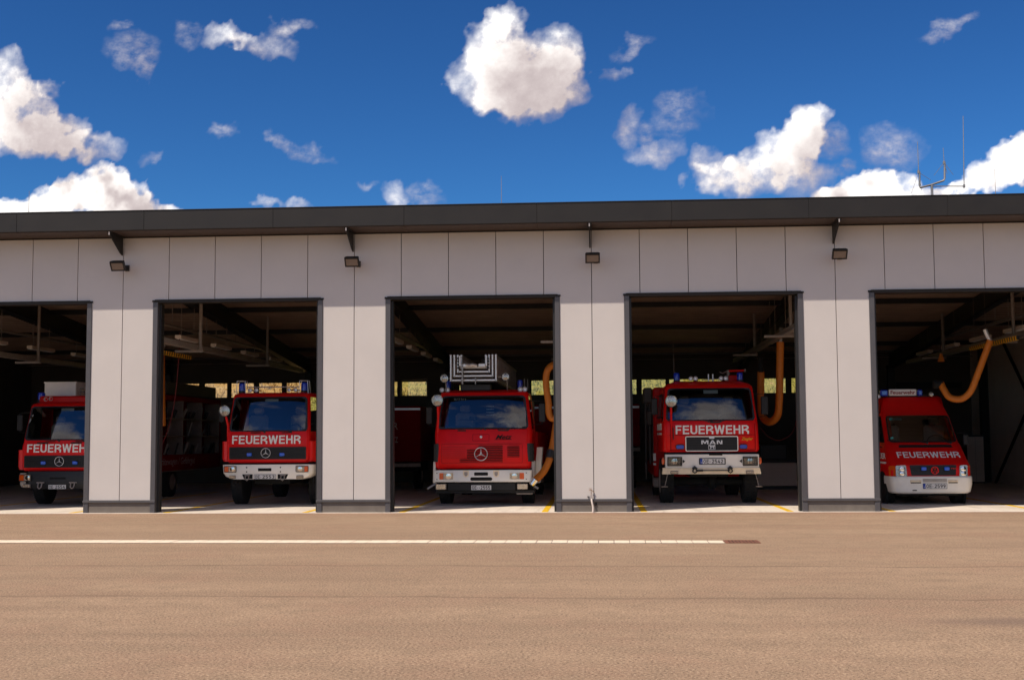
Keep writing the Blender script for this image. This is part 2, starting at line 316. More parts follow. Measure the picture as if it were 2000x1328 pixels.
# ------------------------------------------------------------------ mesh helpers
class MB:
    def __init__(s): s.v = []; s.f = []
    def add(s, vs, fs):
        o = len(s.v); s.v += [tuple(p) for p in vs]; s.f += [tuple(i+o for i in f) for f in fs]; return s
    def box(s, x0, x1, y0, y1, z0, z1, c=0):
        if x0 > x1: x0, x1 = x1, x0
        if y0 > y1: y0, y1 = y1, y0
        if z0 > z1: z0, z1 = z1, z0
        if not c:
            return s.hexa([(x0,y0,z0),(x1,y0,z0),(x1,y1,z0),(x0,y1,z0),(x0,y0,z1),(x1,y0,z1),(x1,y1,z1),(x0,y1,z1)])
        c = min(c, (x1-x0)*.49, (y1-y0)*.49, (z1-z0)*.49)
        rings = []
        for z, k in ((z0, c), (z0+c, 0), (z1-c, 0), (z1, c)):
            a, b, e, d = x0+k, x1-k, y0+k, y1-k; q = c if not k else c
            rings.append([(a+q*(not k), e, z), (b-q*(not k), e, z), (b, e+q*(not k), z), (b, d-q*(not k), z), (b-q*(not k), d, z), (a+q*(not k), d, z), (a, d-q*(not k), z), (a, e+q*(not k), z)] if not k
                         else [(a, e, z), (b, e, z), (b, e, z), (b, d, z), (b, d, z), (a, d, z), (a, d, z), (a, e, z)])
        return s.loft(rings)
    def hexa(s, p):
        return s.add(p, [(0,3,2,1),(4,5,6,7),(0,1,5,4),(1,2,6,5),(2,3,7,6),(3,0,4,7)])
    def loft(s, rings, cap=(1, 1), closed=True, skip=None):
        n = len(rings[0]); o = len(s.v)
        for r in rings: s.v += [tuple(p) for p in r]
        for i in range(len(rings)-1):
            for j in range(n if closed else n-1):
                if skip and skip(i, j): continue
                k = (j+1) % n
                s.f.append((o+i*n+j, o+i*n+k, o+(i+1)*n+k, o+(i+1)*n+j))
        if cap[0]: s.f.append(tuple(o+j for j in reversed(range(n))))
        if cap[1]: s.f.append(tuple(o+(len(rings)-1)*n+j for j in range(n)))
        return s
    def prism(s, poly, y0, y1, ax='y'):
        """poly of (a, b): ax 'y' -> (x, z) drawn out along y, 'x' -> (y, z) along x, 'z' -> (x, y) along z"""
        g_ = {'y': lambda a, b, c: (a, c, b), 'x': lambda a, b, c: (c, a, b), 'z': lambda a, b, c: (a, b, c)}[ax]
        return s.loft([[g_(a, b, y0) for a, b in poly], [g_(a, b, y1) for a, b in poly]])
    def cyl(s, p0, p1, r0, r1=None, n=12, cap=(1, 1)):
        r1 = r0 if r1 is None else r1; p0 = Vector(p0); p1 = Vector(p1); d = (p1-p0).normalized()
        a = d.cross(Vector((0, 0, 1)) if abs(d.z) < .9 else Vector((1, 0, 0))).normalized(); b = d.cross(a)
        c = [(math.cos(2*math.pi*i/n), math.sin(2*math.pi*i/n)) for i in range(n)]
        return s.loft([[p0+a*r0*x+b*r0*y for x, y in c], [p1+a*r1*x+b*r1*y for x, y in c]], cap)
    def tube(s, pts, r, n=8, rf=None, closed=False):
        pts = [Vector(p) for p in pts]; rings = []; a = None
        for i, p in enumerate(pts):
            d = ((pts[min(i+1, len(pts)-1)] - pts[max(i-1, 0)])).normalized()
            if a is None: a = d.cross(Vector((0, 0, 1)) if abs(d.z) < .9 else Vector((1, 0, 0))).normalized()
            a = (a-d*a.dot(d)).normalized(); b = d.cross(a); rr = rf(i) if rf else r
            rings.append([p+a*rr*math.cos(2*math.pi*k/n)+b*rr*math.sin(2*math.pi*k/n) for k in range(n)])
        return s.loft(rings)
    def lathe(s, prof, org, ax='y', n=20):
        """prof (r, t) turned about an axis through org"""
        rings = []
        for r_, t in prof:
            ring = []
            for k in range(n):
                c, q = math.cos(2*math.pi*k/n)*r_, math.sin(2*math.pi*k/n)*r_
                ring.append({'y': (org[0]+c, org[1]+t, org[2]+q), 'z': (org[0]+c, org[1]+q, org[2]+t), 'x': (org[0]+t, org[1]+c, org[2]+q)}[ax])
            rings.append(ring)
        return s.loft(rings)
    def build(s, name, mt, parent=None, loc=None, smooth=True, ang=32):
        me = bpy.data.meshes.new(name); me.from_pydata(s.v, [], s.f); me.validate(clean_customdata=False)
        import bmesh
        bm = bmesh.new(); bm.from_mesh(me); bmesh.ops.remove_doubles(bm, verts=bm.verts, dist=1e-5)
        bmesh.ops.recalc_face_normals(bm, faces=bm.faces); bm.to_mesh(me); bm.free()
        me.materials.append(M[mt] if isinstance(mt, str) else mt)
        if smooth:
            me.polygons.foreach_set('use_smooth', [True]*len(me.polygons)); me.set_sharp_from_angle(angle=R(ang))
        o = bpy.data.objects.new(name, me); COL.objects.link(o)
        if parent is not None: o.parent = parent
        if loc is not None: o.location = loc
        return o
def bezier(pts, n=8):
    """Catmull-Rom through points"""
    pts = [Vector(p) for p in pts]; out = []
    for i in range(len(pts)-1):
        a, b, c, d = pts[max(i-1, 0)], pts[i], pts[i+1], pts[min(i+2, len(pts)-1)]
        for k in range(n):
            t = k/n; out.append(.5*((2*b)+(c-a)*t+(2*a-5*b+4*c-d)*t*t+(3*b-a-3*c+d)*t**3))
    return out+[pts[-1]]
def rpoly(x0, x1, z0, z1, r, n=4):
    if x0 > x1: x0, x1 = x1, x0
    if z0 > z1: z0, z1 = z1, z0
    o = []
    for cx_, cz_, a0 in ((x1-r, z1-r, 0), (x0+r, z1-r, 90), (x0+r, z0+r, 180), (x1-r, z0+r, 270)):
        for k in range(n+1):
            a = R(a0+90*k/n); o.append((cx_+r*math.cos(a), cz_+r*math.sin(a)))
    return o
def bil(c, u, v):
    bl, br, tr_, tl = c
    return (Vector(bl)*(1-u)+Vector(br)*u)*(1-v)+(Vector(tl)*(1-u)+Vector(tr_)*u)*v
def plate_on(c, th=.01, r=.0, off=0, n=4):
    """rounded plate on four corners bl, br, tr, tl (seen from -Y)"""
    c = [Vector(p) for p in c]; W = (c[1]-c[0]).length; H = (c[3]-c[0]).length
    nv = (c[1]-c[0]).cross(c[3]-c[0]).normalized()
    if r: pl = [(x/W, z/H) for x, z in rpoly(0, W, 0, H, r, n)]
    else: pl = [(0, 0), (1, 0), (1, 1), (0, 1)]
    m_ = MB(); m_.loft([[bil(c, u, v)+nv*(off) for u, v in pl], [bil(c, u, v)+nv*(off+th) for u, v in pl]]); return m_
def frame_on(c, bw, th, r, off=0, n=5):
    """rounded ring of width bw on four corners"""
    c = [Vector(p) for p in c]; W = (c[1]-c[0]).length; H = (c[3]-c[0]).length
    nv = (c[1]-c[0]).cross(c[3]-c[0]).normalized()
    A = [(x/W, z/H) for x, z in rpoly(0, W, 0, H, r, n)]; B = [(x/W, z/H) for x, z in rpoly(bw, W-bw, bw, H-bw, max(r-bw, .005), n)]
    m_ = MB(); k = len(A)
    rr = [[bil(c, u, v)+nv*off for u, v in A], [bil(c, u, v)+nv*(off+th) for u, v in A], [bil(c, u, v)+nv*(off+th) for u, v in B], [bil(c, u, v)+nv*off for u, v in B]]
    rr.append(rr[0]); m_.loft(rr, cap=(0, 0)); return m_
def fq(x0, x1, z0, z1, y):
    return [(x0, y, z0), (x1, y, z0), (x1, y, z1), (x0, y, z1)]

def tag(o, label=None, cat=None, group=None, kind=None):
    if label: o['label'] = label
    if cat: o['category'] = cat
    if group: o['group'] = group
    if kind: o['kind'] = kind
    return o
def empty(name, loc=(0, 0, 0), rz=0):
    o = bpy.data.objects.new(name, None); COL.objects.link(o); o.location = loc; o.rotation_euler = (0, 0, rz); o.empty_display_size = .2
    return o
def kids(o): return [c for c in bpy.data.objects if c.parent == o]
def copy_tree(o, loc=None, parent=None):
    c = o.copy(); COL.objects.link(c)
    if parent is not None: c.parent = parent
    if loc is not None: c.location = loc
    for k in kids(o): copy_tree(k, None, c)
    return c
_txt = {}
def text(body, name, mt, parent, x0, x1, z0, z1, y, bold=.0, shear=0, th=.003, tilt=0, spacing=1):
    cu = bpy.data.curves.new('t', 'FONT'); cu.body = body; cu.offset = bold; cu.shear = shear; cu.extrude = .02; cu.space_character = spacing
    cu.resolution_u = 3
    ob = bpy.data.objects.new('t', cu); COL.objects.link(ob)
    dg = bpy.context.evaluated_depsgraph_get(); dg.update()
    me = bpy.data.meshes.new_from_object(ob.evaluated_get(dg)); bpy.data.objects.remove(ob)
    co = np.empty(len(me.vertices)*3); me.vertices.foreach_get('co', co); co = co.reshape(-1, 3)
    mn, mx = co.min(0), co.max(0)
    X = x0+(co[:, 0]-mn[0])/(mx[0]-mn[0])*(x1-x0); Z = z0+(co[:, 1]-mn[1])/(mx[1]-mn[1])*(z1-z0)
    Yv = y-(co[:, 2]-mn[2])/(mx[2]-mn[2])*th + (Z-z0)*tilt
    me.vertices.foreach_set('co', np.stack([X, Yv, Z], 1).ravel()); me.materials.clear(); me.materials.append(M[mt]); me.name = name
    o = bpy.data.objects.new(name, me); COL.objects.link(o); o.parent = parent; return o

# heavy block letters built stroke by stroke (for the big words and the number plates)
def _arc(cx_, cz_, rx, rz, a0, a1, n=6): return [(cx_+rx*math.cos(R(a0+(a1-a0)*k/n)), cz_+rz*math.sin(R(a0+(a1-a0)*k/n))) for k in range(n+1)]
def glyph(ch, t):
    h = t/2; w = {'F': .60, 'E': .64, 'U': .70, 'R': .72, 'W': 1.02, 'H': .70, 'O': .74, 'M': 1.0, 'A': .86, 'N': .78, ' ': .3, '-': .3}.get(ch, .58)
    G_ = {
     'F': [[(h, 0), (h, 1)], [(t, 1-h), (w, 1-h)], [(t, .5), (w*.9, .5)]],
     'E': [[(h, 0), (h, 1)], [(t, 1-h), (w, 1-h)], [(t, .52), (w*.93, .52)], [(t, h), (w, h)]],
     'H': [[(h, 0), (h, 1)], [(w-h, 0), (w-h, 1)], [(t, .52), (w-t, .52)]],
     'U': [[(h, 1), (h, .32)]+_arc(w/2, .30, w/2-h, .30-h, 180, 360, 8)+[(w-h, .32), (w-h, 1)]],
     'R': [[(h, 0), (h, 1)], [(t, 1-h), (w*.55, 1-h)]+_arc(w*.55, .735, w*.45-h, .265-h, 80, -80, 6)+[(w*.55, .47), (t, .47)], [(w*.62, .47-h), (w-h*.9, .30), (w-h, 0)]],
     'W': [[(h*.9, 1), (w*.27, 0)], [(w*.27+.001, 0), (w*.5, 1)], [(w*.5+.001, 1), (w*.73, 0)], [(w*.73+.001, 0), (w-h*.9, 1)]],
     'O': [_arc(w/2, .5, w/2-h, .5-h, 0, 360, 20)],
     'M': [[(h, 0), (h, 1)], [(w-h, 0), (w-h, 1)], [(t*1.1, 1), (w/2, .15)], [(w/2, .15), (w-t*1.1, 1)]],
     'A': [[(h*.8, 0), (w/2, 1)], [(w/2, 1), (w-h*.8, 0)], [(w*.27, .28), (w*.73, .28)]],
     'N': [[(h, 0), (h, 1)], [(w-h, 0), (w-h, 1)], [(t*1.05, 1), (w-t*1.05, 0)]],
     '2': [_arc(w/2, .70, w/2-h, .30-h, 165, -20, 8)+[(t*.6, h), (w, h)]],
     '3': [_arc(w/2, .735, w/2-h, .265-h, 160, -90, 8), _arc(w/2, .28, w/2-h, .28-h, 90, -160, 8)],
     '4': [[(w, .28), (h*.6, .28), (w*.62, 1)], [(w*.74, 0), (w*.74, .6)]],
     '5': [[(w*.95, 1-h), (t*.8, 1-h), (h*1.1, .52)]+_arc(w/2, .33, w/2-h, .33-h, 110, -155, 9)],
     '9': [_arc(w/2, .68, w/2-h, .32-h, 0, 360, 14), [(w-h, .68), (w-h, .45), (w*.45, h*.2)]],
     '-': [[(0, .42), (w, .42)]], ' ': []}
    return G_[ch], w
def ribbon(m_, pts, t, y, y2):
    pts = [Vector((a, b)) for a, b in pts]; L = []; Rr = []; n = len(pts); closed = (pts[0]-pts[-1]).length < 1e-4
    for i, p in enumerate(pts):
        a = pts[i-1] if i else (pts[-2] if closed else None); b = pts[i+1] if i < n-1 else (pts[1] if closed else None)
        d1 = (p-a).normalized() if a is not None else (b-p).normalized(); d2 = (b-p).normalized() if b is not None else d1
        tn = (d1+d2); tn = tn.normalized() if tn.length > 1e-5 else d1; nn = Vector((-tn.y, tn.x)); k = 1/max(.45, nn.dot(Vector((-d1.y, d1.x))))
        L.append(p+nn*t/2*k); Rr.append(p-nn*t/2*k)
    o = len(m_.v)
    for l, r_ in zip(L, Rr): m_.v += [(l.x, y, l.y), (r_.x, y, r_.y), (l.x, y2, l.y), (r_.x, y2, r_.y)]
    for i in range(n-1):
        a = o+4*i; b = a+4; m_.f += [(a, a+1, b+1, b), (a, b, b+2, a+2), (a+1, a+3, b+3, b+1)]
    m_.f += [(o, o+2, o+3, o+1), (o+4*n-4, o+4*n-3, o+4*n-1, o+4*n-2)]
def block(body, name, mt, parent, x0, x1, z0, z1, y, t=.17, gap=.13, th=.004, tilt=0):
    """each letter a part of its own"""
    W = 0; gl = []
    for ch in body:
        g_, w_ = glyph(ch, t); gl.append((g_, W)); W += w_+gap
    W -= gap; kx = (x1-x0)/W; kz = z1-z0; out = []
    for ch, (g_, off) in zip(body, gl):
        if not g_: continue
        m_ = MB()
        for i, st_ in enumerate(g_): ribbon(m_, st_, t, -.0004*i, .02)
        m_.v = [(x0+(a+off)*kx, y-th+(b+.0)*1.0*(th/.02)+(c*kz)*tilt, z0+c*kz) for a, b, c in m_.v]
        m_2 = m_.build(name, mt, parent, smooth=False); out.append(m_2)
    return out
cloud_layer()

# ================================================================== SETTING
def sheet(name, x0, x1, y0, y1, z, mt, **k):
    o = MB().add([(x0,y0,z),(x1,y0,z),(x1,y1,z),(x0,y1,z)], [(0,1,2,3)]).build(name, mt, smooth=False); tag(o, kind='structure', **k); return o
sheet('ground', -400, 400, -400, 19.5, 0, 'asphalt')
XL, XR, YB = -22.3, 14.3, 19.0
fl = MB().box(XL, XR, -.07, YB, -.1, .012).build('hall_floor', 'concrete', smooth=False); tag(fl, kind='structure')
for X0 in (-16.5, -11, -5.5, 0, 5.5):       # yellow parking lines on the hall floor, one pair per bay
    for s_ in (1.12, 4.38):
        o = MB().box(X0+s_-.07, X0+s_+.07, -.03 if s_ < 2 else -.02, 11, .012, .0165).build('floor_marking', 'yellow', smooth=False); tag(o, kind='structure')
# grass slope behind the hall
m_ = MB(); nx, ny = 150, 40; vs = []
from mathutils import noise as mn
for j in range(ny+1):
    for i in range(nx+1):
        X = -75+i*1.0; Y = 19.4+(j/ny)**1.6*60
        z = max(0, 1.5+.42*(Y-20.5)) if Y > 19.8 else -.05
        z = min(z, 9.5+.03*(Y-38)); z += (mn.fractal(Vector((X*.5, Y*.9, 0)), 1, 2, 4)*.16 if Y > 20 else 0)
        vs.append((X, Y, z))
m_.add(vs, [(j*(nx+1)+i, j*(nx+1)+i+1, (j+1)*(nx+1)+i+1, (j+1)*(nx+1)+i) for j in range(ny) for i in range(nx)])
tag(m_.build('hill', 'grass', ang=180), kind='structure')
sheet('meadow', -400, 400, 19.45, 400, -.06, 'grass')
# tufts on the slope seen through the rear windows
m_ = MB()
for k in range(9000):
    X = rnd.uniform(-30, 12); Y = rnd.uniform(24.2, 28.5); z = 1.5+.42*(Y-20.5)+mn.fractal(Vector((X*.5, Y*.9, 0)), 1, 2, 4)*.16
    h_ = rnd.uniform(.08, .24); a = rnd.uniform(0, 3.14); dx, dy = math.cos(a)*.035, math.sin(a)*.035
    m_.add([(X-dx, Y-dy, z-.03), (X+dx, Y+dy, z-.03), (X+rnd.uniform(-.08, .08), Y+rnd.uniform(-.06, .06), z+h_)], [(0, 1, 2)])
tag(m_.build('grass', 'grass', smooth=False), 'dry tufts of grass on the slope behind the rear windows', 'grass', kind='stuff')

# ------------------------------------------------------------------ the fire station
ST = empty('fire_station'); tag(ST, 'long grey panelled fire station hall with open bays and flat dark roof edge', 'building')
PW, ZH, ZT, ZR = 1.1, 4.955, 6.43, .30
PIERS = [-22, -16.5, -11, -5.5, 0, 5.5, 11]
GAP = .007
def panel(poly):
    m_ = MB(); m_.prism(poly, 0, .055); return m_
def edge_panel(poly):
    """sheet with slightly rounded vertical edges"""
    cx_ = sum(a for a, b in poly)/len(poly)
    m_ = MB(); f = [(a+(.004 if a < cx_ else -.004), 0, b) for a, b in poly]
    m_.loft([f, [(a, .004, b) for a, b in poly], [(a, .055, b) for a, b in poly]]); return m_
JW, JO = .735, .85      # panel edge beside the frame, outer face of the frame
for X0 in PIERS[1:]:
    lft = [(X0-PW+GAP, ZH), (X0-PW+GAP, ZT), (X0-GAP, ZT), (X0-GAP, ZR+.004), (X0-JW, ZR+.004), (X0-JW, ZH)]
    rgt_ = [(2*X0-a, b) for a, b in reversed(lft)]
    edge_panel(lft).build('wall_panel', 'panel', ST)
    if X0 < 11: edge_panel(rgt_).build('wall_panel', 'panel', ST)
    for k in range(1, 4):
        xa = X0-PW*(k+1); edge_panel([(xa+GAP, ZH), (xa+GAP, ZT), (xa+PW-GAP, ZT), (xa+PW-GAP, ZH)]).build('wall_panel', 'panel', ST)
for k in range(3):
    xa = 11+PW*k; edge_panel([(xa+GAP, ZR), (xa+GAP, ZT), (xa+PW-GAP, ZT), (xa+PW-GAP, ZR)]).build('wall_panel', 'panel', ST)
# wall core behind the sheets
m_ = MB(); m_.box(XL, XR, .056, .30, ZH-.02, 6.80)
for X0 in PIERS: m_.box(X0-JW-.03 if X0 > -22 else XL, X0+JW+.03 if X0 < 11 else XR, .07, .29, 0, ZH-.02)
m_.build('wall_core', 'blackm', ST, smooth=False)
for X0 in PIERS[1:]:
    for s_ in (-1, 1):
        if X0 == 11 and s_ == 1: continue
        a, b = X0+s_*JW, X0+s_*JO
        m_ = MB(); m_.box(a, b, -.022, .31, .0, ZH-.05, .006); m_.build('door_frame', 'frame', ST)
        m_ = MB(); m_.box(X0+s_*(JW+.02), X0+s_*(JO+.03), -.03, .0, ZR-.004, ZR-.05, .003)
        m_ = MB(); m_.box(b-.002*s_, b+s_*.05, .10, .30, .0, ZH-.08); m_.build('door_track', 'black', ST, smooth=False)
        m_ = MB(); m_.box(a-.02*s_, b+s_*.02, -.028, .0, ZH-.045, ZH-.004, .004); m_.build('corner_cap', 'anthra', ST)
    if X0 < 11:
        m_ = MB(); m_.box(X0+JO-.01, X0+5.5-JO+.01, -.024, .31, ZH-.062, ZH-.002, .005); m_.build('door_head', 'anthra', ST)
        m_ = MB(); m_.box(X0+JO-.07, X0+5.5-JO+.07, -.045, .0, ZH-.012, ZH+.008, .003); m_.build('drip_edge', 'anthra', ST)
    m_ = MB(); m_.box(X0-JO-.01, X0+JO+.01 if X0 < 11 else XR, -.044, .0, ZR-.055, ZR, .006); m_.build('sill_rail', 'frame', ST)
    m_ = MB(); m_.box(X0-JW-.02, X0+JW+.02 if X0 < 11 else XR, .002, .07, 0, ZR-.05); m_.build('plinth', 'plinth', ST, smooth=False)
# roof edge, soffit, roof
OH = .87; x = XL-.4; seams = [XL-.4]+[-19.2+3.0*k for k in range(12)]+[XR+.4]
for a, b in zip(seams, seams[1:]):
    m_ = MB(); m_.box(a+.0008, b-.0008, -OH, -OH+.05, 6.475, 6.915, .006); m_.build('fascia_panel', 'anthra', ST)
    m_ = MB(); m_.box(a+.001, b-.001, -OH-.012, -OH+.25, 6.915, 6.935, .004); m_.build('fascia_cap', 'anthra', ST)
    m_ = MB(); m_.box(a+.003, b-.003, -OH+.05, .02, 6.462, 6.480); m_.build('soffit_board', 'soffit', ST, smooth=False)
m_ = MB(); m_.hexa([(XL-.4, -OH+.05, 6.80), (XR+.4, -OH+.05, 6.80), (XR+.4, YB+.5, 5.05), (XL-.4, YB+.5, 5.05), (XL-.4, -OH+.05, 6.91), (XR+.4, -OH+.05, 6.91), (XR+.4, YB+.5, 5.20), (XL-.4, YB+.5, 5.20)])
m_.build('roof', 'anthra', ST, smooth=False)
m_ = MB(); m_.box(XL, XR, .02, .06, ZT, 6.8).build('eaves_strip', 'steel_d', ST, smooth=False)
def zc(Y): return 6.40-.085*Y
m_ = MB(); m_.hexa([(XL, .3, zc(.3)), (XR, .3, zc(.3)), (XR, YB, zc(YB)), (XL, YB, zc(YB)), (XL, .3, zc(.3)+.05), (XR, .3, zc(.3)+.05), (XR, YB, zc(YB)+.05), (XL, YB, zc(YB)+.05)])
m_.build('ceiling', 'deck', ST, smooth=False)
m_ = MB(); y = .5
while y < YB-.3:
    z = zc(y); m_.prism([(y, z+.01), (y+.05, z-.04), (y+.15, z-.045), (y+.20, z-.006)], XL+.01, XR-.01, 'x'); y += .30
tag(m_.build('deck_rib', 'deck', ST, smooth=False), kind='stuff')
for Y in (4.4, 8.3, 12.2, 16.1):
    z = zc(Y); MB().box(XL+.02, XR-.02, Y, Y+.12, z-.19, z-.05).build('purlin', 'steel_d', ST, smooth=False)
for X0 in PIERS[1:]:
    m_ = MB()
    def bp(x0, x1, d0, d1):
        m_.hexa([(x0, .31, zc(.3)-d1), (x1, .31, zc(.3)-d1), (x1, YB-.01, zc(YB)-d1+.12), (x0, YB-.01, zc(YB)-d1+.12), (x0, .31, zc(.3)-d0), (x1, .31, zc(.3)-d0), (x1, YB-.01, zc(YB)-d0), (x0, YB-.01, zc(YB)-d0)])
    bp(X0-.02, X0+.02, .06, .62); bp(X0-.13, X0+.13, .62, .66); m_.build('roof_beam', 'steel_d', ST, smooth=False)
    m_ = MB(); m_.box(X0-.12, X0+.12, YB-.3, YB-.05, 0, zc(YB)-.5); m_.build('column', 'steel_d', ST, smooth=False)
# brackets of the roof overhang
for X0 in PIERS[1:]:
    x = X0-.03
    m_ = MB(); m_.prism([(-OH+.07, 6.461), (-OH+.07, 6.39), (-OH+.14, 6.36), (-.14, 6.06), (-.001, 6.02), (-.001, 6.461)], x-.014, x+.014, 'x')
    br_ = m_.build('roof_bracket', 'anthra', ST, smooth=False)
    m_ = MB(); m_.box(x-.05, x+.05, -OH+.06, -.002, 6.44, 6.461); m_.build('flange', 'anthra', br_, smooth=False)
    m_ = MB(); m_.box(x-.017, x+.007, -OH+.055, -OH+.07, 6.385, 6.455); m_.build('end_plate', 'white', br_, smooth=False)
# rear wall with its band of windows
ZW0, ZW1 = 3.27, 3.88
WIN = [(20,66),(60+14,118),(236,282),(290,336),(343,389),(397,444),(449,496),(503,551),(557,600),(616,662),(670,716),(724,777),(783,835),(895,940),(948,993),(1036,1088),(1094,1140),(1194,1245),(1252,1302),(1306,1357),(1361,1411),(1490,1537),(1545,1595),(1600,1650)]
m_ = MB(); m_.box(XL, XR, YB, YB+.22, 0, ZW0); m_.box(XL, XR, YB, YB+.22, ZW1, 5.0)
prev = XL
for a, b in WIN[2:]:
    xa, xb = P(a, 760, YB).x, P(b, 760, YB).x
    if xa > prev+.01: m_.box(prev, xa, YB, YB+.22, ZW0, ZW1)
    prev = xb
    f = frame_on(fq(xa, xb, ZW0, ZW1, YB+.12), .035, .04, .005).build('window', 'black', ST)
    MB().box(xa+.02, xb-.02, YB+.125, YB+.13, ZW0+.02, ZW1-.02).build('pane', 'pane', f, smooth=False)
m_.box(prev, XR, YB, YB+.22, ZW0, ZW1)
m_.build('rear_wall', 'hallwall', ST, smooth=False)
# one window frame standing open
xa, xb = P(783, 760, YB).x, P(837, 760, YB).x
f = frame_on([(xa, YB-.02, ZW0+.02), (xb, YB-.22, ZW0+.0), (xb, YB-.30, ZW1+.06), (xa, YB-.02, ZW1+.02)], .03, .03, .005).build('window', 'galv_dull', ST)
MB().box(XL, XR-.3, YB-.14, YB-.02, 2.9, 3.02).build('wall_band', 'galv_dull', ST, smooth=False) if 0 else None
pz = P(1000, 694, 18.4).z
MB().cyl((XL+.2, 18.4, pz), (XR-.4, 18.4, pz), .028, n=8).build('ceiling_pipe', 'galv', ST)
MB().cyl((XL+.2, 18.5, pz-.2), (XR-.4, 18.5, pz-.2), .016, n=6).build('ceiling_pipe', 'galv_dull', ST)
MB().box(XL, XL+.25, .3, YB, 0, 6.3).build('side_wall', 'hallwall', ST, smooth=False)
MB().box(13.95, XR, .3, YB, 0, 6.3).build('side_wall', 'hallside', ST, smooth=False)
def PX(px, py, X):
    d = ray(px, py); t = (X-CX)/d.x; return Vector((X, -CD+d.y*t, CH+d.z*t))
for a, b in (((1955, 660), (2040, 840)), ((1945, 942), (2030, 745))):
    p0, p1 = PX(*a, 13.88), PX(*b, 13.88)
    p1 = p0+(p1-p0)*min(2.2, (p0.z-.1)/(p0.z-p1.z) if p1.z < p0.z else (4.9-p0.z)/(p1.z-p0.z))
    MB().tube([p0, p1], .055, 6).build('wall_brace', 'steel_d', ST)
MB().box(13.7, 13.94, 16.9, 17.2, 0, 4.9).build('column', 'steel_d', ST, smooth=False)
MB().box(11.2, 13.6, YB-.1, YB-.01, 3.42, 3.65).build('wall_band', 'steel_d', ST, smooth=False)  # dark bar drawn for a dark gap across the rear wall

# ------------------------------------------------------------------ floodlights under the eaves
def floodlight(X0):
    """lamp head hung from an arm, its face tipped down to the yard"""
    r = empty('floodlight', (X0+.10, 0, 5.72))
    m_ = MB(); m_.box(-.05, .05, -.03, -.001, -.07, .07, .004); m_.build('wall_plate', 'anthra', r)
    m_ = MB(); m_.tube([(0, -.02, .0), (-.01, -.12, .02), (-.06, -.24, .0)], .022, 8); m_.box(-.045, .01, -.31, -.2, -.05, .04, .006); m_.build('arm', 'anthra', r)
    hd = empty('lamp_head', (-.07, -.42, .0)); hd.parent = r; hd.rotation_euler = (R(36), 0, 0)
    m_ = MB(); w_, h_ = .165, .115
    m_.loft([[(-w_+.03, .09, -h_+.02), (w_-.03, .09, -h_+.02), (w_-.03, .09, h_-.02), (-w_+.03, .09, h_-.02)], [(-w_, .02, -h_), (w_, .02, -h_), (w_, .02, h_), (-w_, .02, h_)], [(-w_, -.03, -h_), (w_, -.03, -h_), (w_, -.03, h_), (-w_, -.03, h_)]])
    for k in range(7): m_.box(-w_+.04+k*.042, -w_+.048+k*.042, .06, .11, -h_+.03, h_-.03)
    b = m_.build('housing', 'anthra', r); b.location = (-.07, -.42, 0); b.rotation_euler = (R(36), 0, 0)
    g1 = frame_on(fq(-w_, w_, -h_, h_, -.03), .022, .012, .012).build('rim', 'anthra', b)
    g2 = plate_on(fq(-w_+.03, w_-.03, -h_+.03, h_-.03, -.031), .004, .01).build('glass', 'lampface', b)
    bpy.data.objects.remove(hd)
    return r
f0 = floodlight(-11)
LAB = {-11: 'floodlight under the eaves above the leftmost complete pier, beside the bay with the cut-off truck', -5.5: 'floodlight on the wall between the white-bumpered truck and the ladder truck',
       0: 'floodlight above the pier with the water tap at its foot', 5.5: 'floodlight on the wall between the grille-fronted truck and the red van', -16.5: 'floodlight beyond the left', 11: 'x'}
for X0 in (-11, -5.5, 0, 5.5):
    o = f0 if X0 == -11 else copy_tree(f0, (X0+.10, 0, 5.73)); tag(o, LAB[X0], 'floodlight', 'floodlights along the facade')

# ------------------------------------------------------------------ drainage channel
dc = empty('drainage_channel', (2.12, -7.93, 0)); dc.rotation_euler = (0, 0, -.010)
tag(dc, 'pale line of square drain stones set flush in the tarmac, ending in a grate', 'drainage channel')
sm = []
for k in range(4):
    m_ = MB(); m_.box(-.1222, .1222, -.24, .24, -.06, .006+.0012*k, .004); o = m_.build('drain_stone', 'drain', dc, (-.126-.2525*k, 0, 0)); sm.append(o)
for k in range(4, 66):
    o = sm[rnd.randrange(4)].copy(); COL.objects.link(o); o.location = (-.126-.2525*k, rnd.uniform(-.004, .004), rnd.uniform(-.001, .001)); o.parent = dc
MB().box(-16.8, .0, -.268, .268, -.05, .0035).build('channel_bed', 'steel_d', dc, smooth=False)
gr = frame_on([(.01, -.25, .002), (.56, -.25, .002), (.56, .25, .002), (.01, .25, .002)], .03, .01, .004).build('drain_grate', 'rust', dc)
m_ = MB()
for k in range(9): m_.box(.045+k*.056, .045+k*.056+.030, -.22, .22, -.02, .008)
m_.box(.03, .54, -.02, .02, -.02, .0075); m_.build('bars', 'rust', gr, smooth=False)
MB().box(.02, .55, -.24, .24, -.05, .003).build('pit', 'blackm', gr, smooth=False)

